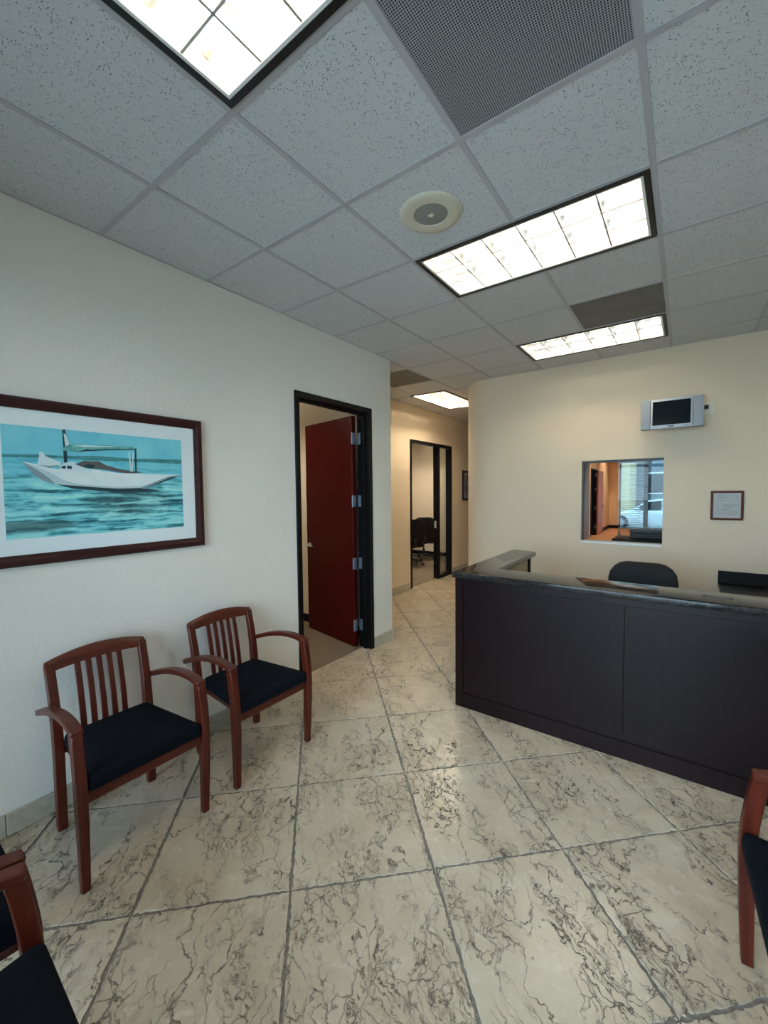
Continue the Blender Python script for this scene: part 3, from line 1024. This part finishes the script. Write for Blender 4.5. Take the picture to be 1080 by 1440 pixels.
# ------------------------------------------------------------------ waiting room armchairs
def ring_rect(c, hx, hy):
    return [(c[0] - hx, c[1] - hy, c[2]), (c[0] + hx, c[1] - hy, c[2]), (c[0] + hx, c[1] + hy, c[2]), (c[0] - hx, c[1] + hy, c[2])]


def strip_xz(path, thick, y0, y1):
    """bar following a path in the xz plane, square across y"""
    rings = []
    for i, (x, z) in enumerate(path):
        a = Vector(path[max(i - 1, 0)])
        b_ = Vector(path[min(i + 1, len(path) - 1)])
        d = (b_ - a).normalized()
        nrm = Vector((-d.y, d.x)) * thick / 2
        yy0, yy1 = (y0[i], y1[i]) if isinstance(y0, (list, tuple)) else (y0, y1)
        rings.append([(x - nrm.x, yy0, z - nrm.y), (x + nrm.x, yy0, z + nrm.y), (x + nrm.x, yy1, z + nrm.y), (x - nrm.x, yy1, z - nrm.y)])
    return MB().loft(rings)


def interp(path, n_):
    out = []
    for i in range(n_):
        t_ = i / (n_ - 1) * (len(path) - 1)
        k = min(int(t_), len(path) - 2)
        p0, p1, p2, p3 = (path[max(k - 1, 0)], path[k], path[k + 1], path[min(k + 2, len(path) - 1)])
        f_ = t_ - k
        out.append(tuple(0.5 * (2 * b_ + (c_ - a) * f_ + (2 * a - 5 * b_ + 4 * c_ - d) * f_ ** 2 + (3 * b_ - 3 * c_ + d - a) * f_ ** 3) for a, b_, c_, d in zip(p0, p1, p2, p3)))
    return out


def make_armchair(label, loc, rotz):
    t = thing('armchair', label, 'chair', loc, rotz, 'waiting room armchairs')
    Wd = 'cherry'
    for s in (-1, 1):
        # front leg rising to the arm, bowed slightly forward at the seat
        path = [(0.233, 0.0, 0.0145), (0.240, 0.20, 0.0175), (0.242, 0.40, 0.020), (0.236, 0.50, 0.020), (0.222, 0.60, 0.020), (0.212, 0.652, 0.020)]
        path = interp(path, 11)
        MB().loft([ring_rect((x, s * (0.2625 - 0.004 * (1 - min(z / 0.4, 1))), z), hw * 1.12, 0.0155 + 0.0045 * min(z / 0.35, 1)) for x, z, hw in path]).build('leg', Wd, t, 0.003, True)
        # rear leg, one piece with the back post
        path = interp([(-0.222, 0.0, 0.015), (-0.226, 0.2, 0.019), (-0.228, 0.42, 0.021), (-0.252, 0.62, 0.0175), (-0.292, 0.79, 0.013)], 11)
        MB().loft([ring_rect((x, s * (0.205 + 0.004 * max(0, (z - 0.42) / 0.38)), z), hw * 1.05, 0.020) for x, z, hw in path]).build('leg', Wd, t, 0.003, True)
        # arm: arched, running past the back post
        ap = interp([(0.235, 0.655), (0.14, 0.672), (0.03, 0.668), (-0.08, 0.648), (-0.18, 0.618), (-0.275, 0.584)], 14)
        yc = [s * (0.262 - 0.010 * (k / 13)) for k in range(14)]
        ah = [0.023 - 0.002 * (k / 13) for k in range(14)]
        strip_xz(ap, 0.027, [c_ - h_ for c_, h_ in zip(yc, ah)], [c_ + h_ for c_, h_ in zip(yc, ah)]).build('armrest', 'cherry_x', t, 0.004, True)
        # side rail under the seat
        MB().loft([[(-0.215, s * 0.165 + yy, zz) for yy, zz in ((-0.011, 0.372), (0.011, 0.372), (0.011, 0.41), (-0.011, 0.41))],
                   [(0.235, s * 0.205 + yy, zz) for yy, zz in ((-0.011, 0.372), (0.011, 0.372), (0.011, 0.41), (-0.011, 0.41))]]).build('side_rail', 'cherry_x', t, 0.002)
    MB().box(0.225, -0.25, 0.362, 0.249, 0.25, 0.424).build('front_rail', 'cherry_h', t, 0.003)
    MB().box(-0.238, -0.194, 0.365, -0.218, 0.194, 0.42).build('rear_rail', 'cherry_h', t, 0.002)
    # crest rail: arched top, slightly curved in plan
    rings = []
    for k in range(17):
        u = -1 + 2 * k / 16
        y = u * 0.226
        zt = 0.834 - 0.034 * u * u
        zb = 0.766 - 0.014 * u * u
        x = -0.300 - 0.012 * (1 - u * u)
        xb = x + 0.016
        rings.append([(xb - 0.010, y, zb), (xb + 0.010, y, zb), (x + 0.009, y, zt), (x - 0.009, y, zt)])
    MB().loft(rings).build('crest_rail', 'cherry_h', t, 0.003, True)
    # slats between crest rail and seat rail
    for k in range(5):
        y = (k - 2) * 0.047
        sp_ = interp([(-0.232, 0.41), (-0.246, 0.53), (-0.270, 0.66), (-0.300, 0.782)], 7)
        strip_xz(sp_, 0.009, y - 0.0135, y + 0.0135).build('slat', Wd, t, 0.002, True)
    # upholstered seat pad
    def outline(sc_, n_=8):
        base = [(-0.205, -0.188), (0.262, -0.242), (0.262, 0.242), (-0.205, 0.188)]
        rr = 0.022
        pts = []
        for i in range(4):
            p, a_, b_ = Vector(base[i]), Vector(base[i - 1]), Vector(base[(i + 1) % 4])
            da, db = (a_ - p).normalized(), (b_ - p).normalized()
            for m in range(n_):
                f_ = m / (n_ - 1)
                q0, q1 = p + da * rr, p + db * rr
                pts.append(q0.lerp(p, f_).lerp(p.lerp(q1, f_), f_))
        # extra points along the long front edge are not needed: it is straight
        c_ = Vector((0.03, 0))
        return [c_ + (p - c_) * sc_ for p in pts]
    rings = [[(p.x, p.y, z) for p in outline(s_)] for s_, z in ((0.965, 0.409), (0.995, 0.414), (1.003, 0.424), (1.005, 0.440), (1.0, 0.457), (0.98, 0.468), (0.93, 0.475), (0.7, 0.482), (0.35, 0.486), (0.03, 0.487))]
    MB().loft(rings).build('seat', 'navy', t, 0, True)
    return t


CH = make_armchair('cherry wood armchair with navy seat standing under the sailboat picture', (-0.197, -0.128, 0), 0)
copy_tree(CH, (-0.205, 0.582, 0), 0, 'cherry wood armchair with navy seat standing next to the open red door')
copy_tree(CH, (0.888, -0.932, 0), PI / 2 - 0.035, 'cherry wood armchair cut by the bottom left corner, nearest the camera')
copy_tree(CH, (0.318, -0.913, 0), PI / 2, 'cherry wood armchair at the left edge, mostly hidden by a nearer armchair')
copy_tree(CH, (2.419, 0.585, 0), PI + 0.05, 'cherry wood armchair cut by the right edge, in front of the dark desk')

# ------------------------------------------------------------------ reception desk
dk = thing('reception_desk', 'dark espresso reception desk with black granite counter', 'desk', (0, 0, 0))
DX0, DX1, DY = 0.606, RX - 0.004, 1.80
CT0, CT1 = 0.970, 1.012
MB().box(DX0, DY, 0, DX0 + 0.062, DY + 0.03, CT0).build('stile', 'espresso', dk, 0.002)
MB().box(DX0 + 0.062, DY, 0.0, DX1, DY + 0.03, 0.105).build('bottom_rail', 'espresso', dk, 0.002)
MB().box(DX0 + 0.062, DY, 0.925, DX1, DY + 0.03, CT0).build('top_rail', 'espresso', dk, 0.002)
for a, b_ in ((DX0 + 0.062, 1.6965), (1.6985, DX1)):
    MB().box(a, DY + 0.009, 0.105, b_, DY + 0.03, 0.925).build('front_panel', 'espresso', dk, 0.0015)
MB().box(DX0 + 0.02, DY + 0.03, 0, DX1, DY + 0.09, CT0).build('back_panel', 'laminate_cream', dk)
MB().box(DX0, DY + 0.03, 0, DX0 + 0.02, 3.02, CT0).build('side_panel', 'espresso', dk, 0.002)
MB().box(DX0 + 0.02, DY + 0.09, 0, 0.775, 2.985, CT0).build('return_panel', 'laminate_cream', dk)
MB().box(DX0 + 0.02, 2.985, 0, 0.795, 3.02, CT0).build('end_post', 'espresso', dk, 0.002)
MB().prism([(0.592, 1.772), (DX1, 1.772), (DX1, 2.075), (0.842, 2.075), (0.818, 3.105), (0.580, 3.165)], CT0, CT1).build('granite_counter', 'granite', dk, 0.009, True, 3)
MB().box(0.80, DY + 0.09, 0.71, DX1, 2.60, 0.74).build('worktop', 'black_lam', dk, 0.003)

# back counter (black credenza against the back wall)
t = thing('credenza', 'low black credenza with upstand against the back wall behind the desk', 'cabinet', (0, 0, 0))
MB().box(2.255, 3.40, 0.06, RX - 0.003, BY - 0.003, 0.69).build('body', 'black_lam', t, 0.003)
MB().box(2.235, 3.38, 0.69, RX - 0.003, BY - 0.003, 0.718).build('worktop', 'black_lam', t, 0.003)
MB().box(2.235, BY - 0.023, 0.718, RX - 0.003, BY - 0.003, 0.832).build('upstand', 'black_lam', t, 0.002)
for x0 in (2.262, 2.53):
    dd = MB().box(x0, 3.382, 0.09, x0 + 0.262, 3.40, 0.67).build('door', 'black_lam', t, 0.003)
    MB().tube([(x0 + 0.22, 3.382, 0.50), (x0 + 0.22, 3.355, 0.51), (x0 + 0.22, 3.355, 0.61), (x0 + 0.22, 3.382, 0.62)], 0.005, 8).build('handle', 'chrome', dd, smooth=True)


# ------------------------------------------------------------------ swivel chairs
def rrect(hw, hh, r, n_=5):
    pts = []
    for sx_, sz_, a0 in ((1, 1, 0), (-1, 1, PI / 2), (-1, -1, PI), (1, -1, 1.5 * PI)):
        for k in range(n_):
            a = a0 + k / (n_ - 1) * PI / 2
            pts.append((sx_ * (hw - r) + r * math.cos(a), sz_ * (hh - r) + r * math.sin(a)))
    return pts


def make_swivel(label, loc, rotz, back_h=0.56, hw=0.245, group=None):
    t = thing('swivel_chair', label, 'chair', loc, rotz, group)
    # back cushion, facing +x
    z0 = 0.445
    hh = back_h / 2
    rings = []
    for sc_, dx in ((0.93, -0.045), (0.985, -0.036), (1.0, -0.018), (1.0, 0.006), (0.98, 0.022), (0.90, 0.034), (0.6, 0.042), (0.1, 0.045)):
        ring = []
        for y, z in rrect(hw * sc_, hh * sc_, 0.13 * sc_):
            k = y / hw
            tz = z / hh
            wd = 1.0 + 0.03 * (-tz)
            ring.append((-0.27 + dx + 0.045 * k * k - 0.03 * tz, y * wd, z0 + hh + z))
        rings.append(ring)
    MB().loft(rings).build('backrest', 'black_leather', t, 0, True)
    rings = []
    for sc_, z in ((0.94, 0.40), (1.0, 0.415), (1.0, 0.45), (0.97, 0.472), (0.88, 0.482), (0.4, 0.488), (0.05, 0.488)):
        rings.append([(x * sc_, y * sc_, z) for x, y in rrect(0.25, 0.25, 0.08)])
    MB().loft(rings).build('seat', 'black_leather', t, 0, True)
    strip_xz(interp([(-0.10, 0.395), (-0.27, 0.40), (-0.335, 0.47), (-0.335, 0.60)], 9), 0.018, -0.03, 0.03).build('back_bracket', 'black_plastic', t, 0.002)
    for s in (-1, 1):
        MB().tube(interp([(0.12, s * 0.24, 0.40), (0.13, s * 0.30, 0.44), (0.12, s * 0.30, 0.60), (0.08, s * 0.30, 0.635), (-0.14, s * 0.30, 0.63)], 12), 0.018, 8).build('armrest', 'black_plastic', t, smooth=True)
    MB().lathe([(0.03, 0.10), (0.03, 0.24), (0.018, 0.245), (0.018, 0.40)], 14).build('gas_column', 'black_plastic', t, smooth=True)
    for k in range(5):
        a = 2 * PI * k / 5 + 0.3
        dx, dy = math.cos(a), math.sin(a)
        lg = MB().loft([[(dx * r_ - dy * w_, dy * r_ + dx * w_, z - h_), (dx * r_ + dy * w_, dy * r_ - dx * w_, z - h_), (dx * r_ + dy * w_, dy * r_ - dx * w_, z + h_), (dx * r_ - dy * w_, dy * r_ + dx * w_, z + h_)]
                        for r_, w_, z, h_ in ((0.02, 0.026, 0.115, 0.022), (0.30, 0.017, 0.078, 0.012))]).build('leg', 'black_plastic', t, 0.003)
        cx, cyy = dx * 0.295, dy * 0.295
        MB().lathe([(0.014, -0.022), (0.026, -0.020), (0.026, 0.020), (0.014, 0.022)], 12, (0, 0), 'y').xf(Matrix.Translation((cx, cyy, 0.0265)) @ Matrix.Rotation(a + 0.6, 4, 'Z')).build('caster', 'rubber', lg, smooth=True)
    return t


CH_A, CH_B = (-2.86, 6.58, 0.006), (-2.95, 7.34, 0.006)
SWV = make_swivel('black high backed desk chair tucked behind the granite counter', (1.70, 2.72, 0), -PI / 2)
copy_tree(SWV, CH_A, PI * 0.80, 'black swivel chair in the conference room, the left one of two', 'conference chairs')
copy_tree(SWV, CH_B, PI * 0.70, 'black swivel chair in the conference room, by the doorway mullion', 'conference chairs')
t = thing('conference_table', 'reddish brown table top behind the conference chairs', 'table', (-4.35, 7.1, 0.006))
MB().prism(rrect(0.95, 0.6, 0.2), 0.76, 0.80).build('table_top', 'table_wood', t, 0.004)
for sx_ in (-0.6, 0.6):
    MB().lathe([(0.26, 0.0), (0.26, 0.03), (0.06, 0.06), (0.05, 0.76)], 16, (sx_, 0)).build('pedestal', 'black_plastic', t, smooth=True)

# ------------------------------------------------------------------ television
tv = thing('television', 'small silver flat television with side speakers on the cream back wall', 'television', (1.845, 3.862, 2.322))
tilt = Matrix.Rotation(math.radians(-7), 4, 'X')
hw, hh, dp = 0.243, 0.144, 0.024
MB().box(-0.165, -dp, -hh, 0.165, dp, hh).xf(tilt).build('bezel', 'silver', tv, 0.006, True, 2)
for s in (-1, 1):
    MB().box(min(s * 0.167, s * hw), -dp + 0.004, -hh, max(s * 0.167, s * hw), dp, hh).xf(tilt).build('speaker_panel', 'silver_dark', tv, 0.004, True, 2)
MB().box(-0.148, -dp - 0.0015, -0.112, 0.148, -dp + 0.002, 0.118).xf(tilt).build('screen', 'screen', tv)
MB().box(-0.022, -dp - 0.003, -0.132, 0.022, -dp + 0.001, -0.123).xf(tilt).build('button_bar', 'black_plastic', tv)
MB().box(0.115, -dp - 0.002, -0.131, 0.122, -dp + 0.001, -0.124).xf(tilt).build('indicator', 'black_plastic', tv)
MB().box(-0.14, dp, -0.10, 0.14, dp + 0.03, 0.10).xf(tilt).build('rear_housing', 'black_plastic', tv, 0.01)
MB().box(-0.05, 0.04, -0.05, 0.05, 0.166, 0.03).build('wall_bracket', 'black_plastic', tv, 0.003)
t = thing('wall_outlet', 'cream wall outlet beside the silver television', 'outlet', (2.135, BY, 2.36))
MB().box(-0.035, -0.008, -0.057, 0.035, -0.0005, 0.057).build('cover_plate', 'plastic_white', t, 0.002)
tag(MB().box(2.095, BY - 0.055, 2.352, 2.128, BY - 0.008, 2.385).build('plug', 'black_plastic', None, 0.004), 'black plug in the outlet beside the television', 'plug')

# ------------------------------------------------------------------ framed certificate
t = thing('certificate', 'small brown framed certificate on the cream wall right of the window', 'picture', (2.283, BY, 1.446))
a, b_, fw_ = 0.119, 0.136, 0.019
f = MB()
f.ring(-a, -b_, a, b_, fw_, -0.02, -0.002, 'y')
f.build('frame', 'cert_frame', t, 0.003)
pp = MB().box(-a + fw_, -0.010, -b_ + fw_, a - fw_, -0.002, b_ - fw_).build('paper', 'paper', t)
ink = MB()
for x0, x1, z in ((-0.07, -0.02, 0.09), (0.03, 0.08, 0.088), (-0.07, 0.0, 0.072), (-0.075, -0.03, 0.045), (-0.03, 0.085, 0.005), (-0.03, 0.05, -0.012),
                  (-0.075, -0.055, 0.0), (-0.075, 0.03, -0.035), (-0.075, -0.05, -0.055), (-0.03, 0.02, -0.05), (0.02, 0.08, -0.06), (-0.075, 0.0, -0.075), (0.01, 0.07, -0.08)):
    ink.box(x0, -0.0105, z - 0.0022, x1, -0.0099, z + 0.0022)
ink.build('print_lines', 'ink', pp)

# ------------------------------------------------------------------ hall picture
t = thing('hall_picture', 'small black framed picture on the hall wall past the far doorway', 'picture', (HX, 7.0, 1.71))
f = MB()
a, b_, fw_ = 0.34, 0.30, 0.045
f.ring(-a, -b_, a, b_, fw_, 0.002, 0.025, 'x')
f.build('frame', 'black_trim', t, 0.003)
MB().box(0.002, -a + fw_, -b_ + fw_, 0.010, a - fw_, b_ - fw_).build('mat_board', plain('grey_mat', (170, 172, 174), 0.6), t)
MB().box(0.010, -a + fw_ + 0.06, -b_ + fw_ + 0.05, 0.012, a - fw_ - 0.06, b_ - fw_ - 0.05).build('print', noisy('grey_photo_print', (48, 56, 70), (140, 146, 152), 9, 0.4), t)

# ------------------------------------------------------------------ sailboat picture
def ink_mat(name, rgb):
    return plain(name, rgb, 0.55, spec=0.3)


q = NT('painted_water')
tc = q.n('ShaderNodeTexCoord')
sx_ = q.n('ShaderNodeSeparateXYZ', {0: tc.outputs['Object']})
mp = q.n('ShaderNodeMapping', {'Vector': tc.outputs['Object'], 'Scale': (1, 1.7, 21.0)})
warp = q.n('ShaderNodeTexNoise', {'Vector': tc.outputs['Object'], 'Scale': 9, 'Detail': 3})
ws = q.n('ShaderNodeVectorMath', {0: warp.outputs['Color'], 'Scale': 0.55}, operation='SCALE')
ad = q.n('ShaderNodeVectorMath', {0: mp.outputs[0], 1: ws.outputs[0]}, operation='ADD')
n1 = q.n('ShaderNodeTexNoise', {'Vector': ad.outputs[0], 'Scale': 2.5, 'Detail': 3, 'Roughness': 0.45})
cols = q.ramp(n1.outputs[0], [(0.32, lin((34, 96, 106))), (0.42, lin((84, 166, 176))), (0.49, lin((120, 208, 218))), (0.66, lin((172, 236, 230)))])
# far water is calmer and bluer; the boat's reflection is painted darker right of the middle
calm = q.ramp(q.math('ADD', sx_.outputs[2], -1.5), [(0.16, 0.0), (0.24, 1.0)])
cols = q.mix(q.math('MULTIPLY', calm, 0.75), cols, lin((104, 200, 220)))
dy = q.math('SUBTRACT', sx_.outputs[1], 0.10)
dz = q.math('SUBTRACT', sx_.outputs[2], 1.57)
rr = q.math('ADD', q.math('MULTIPLY', q.math('MULTIPLY', dy, dy), 14.0), q.math('MULTIPLY', q.math('MULTIPLY', dz, dz), 90.0))
sh = q.math('MULTIPLY', q.ramp(rr, [(0.2, 1.0), (1.1, 0.0)]), q.ramp(n1.outputs[0], [(0.42, 0.95), (0.62, 0.15)]))
cols = q.mix(sh, cols, lin((54, 92, 98)))
dz2 = q.math('SUBTRACT', sx_.outputs[2], 1.455)
dy2 = q.math('ADD', sx_.outputs[1], 0.36)
r3 = q.math('ADD', q.math('MULTIPLY', q.math('MULTIPLY', dy2, dy2), 22.0), q.math('MULTIPLY', q.math('MULTIPLY', dz2, dz2), 900.0))
cols = q.mix(q.ramp(r3, [(0.3, 0.75), (1.2, 0.0)]), cols, lin((62, 88, 90)))
q.set(cols, 0.5, 0, 0.3)
M['p_water'] = q.m
q = NT('painted_sky')
tc = q.n('ShaderNodeTexCoord')
n1 = q.n('ShaderNodeTexNoise', {'Vector': tc.outputs['Object'], 'Scale': 5, 'Detail': 4})
q.set(q.ramp(n1.outputs[0], [(0.35, lin((104, 198, 222))), (0.65, lin((132, 214, 226)))]), 0.5, 0, 0.3)
M['p_sky'] = q.m
M['p_shore'] = noisy('painted_shore', (40, 116, 124), (84, 160, 162), 40, 0.5, stretch=(1, 1, 3))
M['p_hull'] = noisy('painted_hull', (216, 234, 236), (236, 244, 244), 12, 0.5)
M['p_grey'] = ink_mat('painted_hull_grey', (134, 158, 168))
M['p_mid'] = ink_mat('painted_hull_mid', (190, 212, 218))
M['p_dark'] = ink_mat('painted_dark_teal', (40, 66, 74))
M['p_aqua'] = noisy('painted_sail_cover', (60, 150, 150), (138, 204, 196), 30, 0.5)
M['p_light'] = ink_mat('painted_pale', (214, 232, 234))
M['p_brown'] = ink_mat('painted_brown_grey', (98, 96, 96))

pic = thing('sailboat_picture', 'large mahogany framed sailboat picture with white mat on the left wall', 'picture', (LX, 0, 0))
YA, YB, ZA, ZB, FW = -0.560, 0.530, 1.268, 2.073, 0.055
prof = [(0.002, 0.0), (0.020, 0.0), (0.030, 0.010), (0.030, 0.030), (0.022, 0.042), (0.018, FW), (0.002, FW)]   # (out of the wall, inward)
corners = [(YA, ZA, 1, 1), (YB, ZA, -1, 1), (YB, ZB, -1, -1), (YA, ZB, 1, -1)]
rings = [[(x, y + sy2 * d, z + sz2 * d) for x, d in prof] for y, z, sy2, sz2 in corners]
f = MB()
n_ = len(prof)
vs_ = [p for r in rings for p in r]
fs = [(k * n_ + i, k * n_ + (i + 1) % n_, ((k + 1) % 4) * n_ + (i + 1) % n_, ((k + 1) % 4) * n_ + i) for k in range(4) for i in range(n_)]
f.add(vs_, fs).build('frame', 'pic_frame', pic, 0.0015)
MB().box(0.002, YA + 0.04, ZA + 0.04, 0.011, YB - 0.04, ZB - 0.04).build('mat_board', 'mat', pic)
PR = [(-0.444, 1.9385), (0.399, 1.9385), (0.392, 1.400), (-0.448, 1.400)]
prn = MB()
LAY = ['p_sky', 'p_water', 'p_shore', 'p_hull', 'p_grey', 'p_dark', 'p_aqua', 'p_light', 'p_brown', 'p_mid']
depth = [0.0112]
def flat(mat, poly):
    prn.cur = LAY.index(mat)
    depth[0] += 0.00012
    # fan over an ear-clipped face: Blender tessellates the n-gon itself
    prn.add([(depth[0], y, z) for y, z in poly], [tuple(range(len(poly)))])
flat('p_sky', [(-0.446, 1.79), (0.396, 1.79), (0.396, 1.9385), (-0.446, 1.9385)])
flat('p_water', [(-0.446, 1.400), (0.396, 1.400), (0.396, 1.800), (-0.446, 1.795)])
flat('p_shore', [(-0.446, 1.798), (-0.315, 1.806), (-0.22, 1.805), (-0.08, 1.813), (-0.005, 1.812), (0.13, 1.809), (0.396, 1.82), (0.396, 1.793), (0.13, 1.792), (-0.081, 1.788), (-0.221, 1.792), (-0.316, 1.789), (-0.446, 1.786)])
flat('p_dark', [(-0.297, 1.677), (-0.18, 1.640), (0.03, 1.617), (0.19, 1.62), (0.26, 1.628), (0.17, 1.64), (-0.189, 1.66)])
flat('p_hull', [(-0.374, 1.768), (-0.321, 1.758), (-0.273, 1.741), (-0.223, 1.738), (-0.091, 1.742), (0.035, 1.726), (0.127, 1.725), (0.251, 1.724), (0.391, 1.725), (0.275, 1.677), (0.172, 1.637), (0.032, 1.631), (-0.095, 1.641), (-0.189, 1.651), (-0.248, 1.661), (-0.297, 1.677), (-0.33, 1.701), (-0.355, 1.735)])
flat('p_mid', [(-0.374, 1.767), (-0.322, 1.746), (-0.262, 1.715), (-0.215, 1.682), (-0.16, 1.664), (0.03, 1.648), (0.172, 1.655), (0.29, 1.700), (0.391, 1.724), (0.275, 1.677), (0.172, 1.637), (0.032, 1.631), (-0.095, 1.641), (-0.189, 1.651), (-0.248, 1.661), (-0.297, 1.677), (-0.33, 1.701), (-0.355, 1.735)])
flat('p_grey', [(-0.374, 1.767), (-0.322, 1.733), (-0.275, 1.692), (-0.248, 1.661), (-0.297, 1.677), (-0.33, 1.701), (-0.355, 1.735)])
flat('p_grey', [(0.391, 1.724), (0.313, 1.713), (0.223, 1.676), (0.153, 1.647), (0.172, 1.637), (0.275, 1.677)])
flat('p_dark', [(0.385, 1.722), (0.318, 1.705), (0.235, 1.668), (0.172, 1.637), (0.275, 1.677)])
flat('p_dark', [(0.172, 1.637), (0.032, 1.631), (-0.095, 1.641), (-0.189, 1.651), (-0.248, 1.661), (-0.189, 1.656), (-0.095, 1.648), (0.032, 1.639), (0.153, 1.643)])
flat('p_light', [(-0.23, 1.738), (-0.216, 1.765), (-0.188, 1.777), (-0.167, 1.778), (-0.145, 1.755), (-0.083, 1.736), (-0.148, 1.727)])
flat('p_dark', [(-0.223, 1.747), (-0.213, 1.756), (-0.204, 1.755), (-0.205, 1.741), (-0.221, 1.741)])
flat('p_dark', [(-0.198, 1.756), (-0.179, 1.755), (-0.178, 1.741), (-0.199, 1.741)])
flat('p_brown', [(-0.165, 1.765), (-0.122, 1.786), (-0.082, 1.783), (-0.057, 1.786), (-0.016, 1.763), (0.05, 1.746), (0.171, 1.733), (0.094, 1.725), (0.062, 1.727), (-0.029, 1.741), (-0.091, 1.747), (-0.123, 1.749)])
flat('p_dark', [(-0.131, 1.758), (-0.106, 1.768), (-0.078, 1.765), (-0.081, 1.746), (-0.111, 1.747)])
flat('p_light', [(-0.319, 1.756), (-0.311, 1.789), (-0.308, 1.819), (-0.294, 1.818), (-0.285, 1.799), (-0.225, 1.772), (-0.226, 1.754), (-0.273, 1.746)])
flat('p_grey', [(-0.319, 1.754), (-0.273, 1.744), (-0.226, 1.752), (-0.235, 1.757), (-0.27, 1.752)])
flat('p_dark', [(-0.212, 1.937), (-0.199, 1.938), (-0.197, 1.773), (-0.211, 1.771)])
flat('p_light', [(-0.207, 1.92), (-0.197, 1.912), (-0.183, 1.865), (-0.202, 1.851), (-0.204, 1.88)])
flat('p_aqua', [(-0.222, 1.841), (-0.184, 1.865), (-0.142, 1.868), (-0.086, 1.867), (-0.011, 1.875), (0.041, 1.873), (0.119, 1.877), (0.123, 1.861), (-0.004, 1.851), (-0.088, 1.84), (-0.112, 1.84), (-0.159, 1.829), (-0.219, 1.834)])
flat('p_light', [(-0.169, 1.861), (-0.118, 1.867), (-0.046, 1.868), (-0.011, 1.871), (0.05, 1.871), (-0.046, 1.861), (-0.127, 1.856)])
flat('p_dark', [(-0.159, 1.829), (-0.111, 1.846), (-0.087, 1.845), (-0.003, 1.855), (0.123, 1.864), (0.123, 1.859), (-0.004, 1.849), (-0.088, 1.838)])
flat('p_dark', [(0.125, 1.869), (0.133, 1.868), (0.13, 1.728), (0.123, 1.727)])
flat('p_light', [(0.091, 1.842), (0.098, 1.843), (0.106, 1.736), (0.099, 1.735)])
flat('p_light', [(0.114, 1.844), (0.119, 1.844), (0.11, 1.736), (0.104, 1.735)])
prn.build('print', LAY, pic)
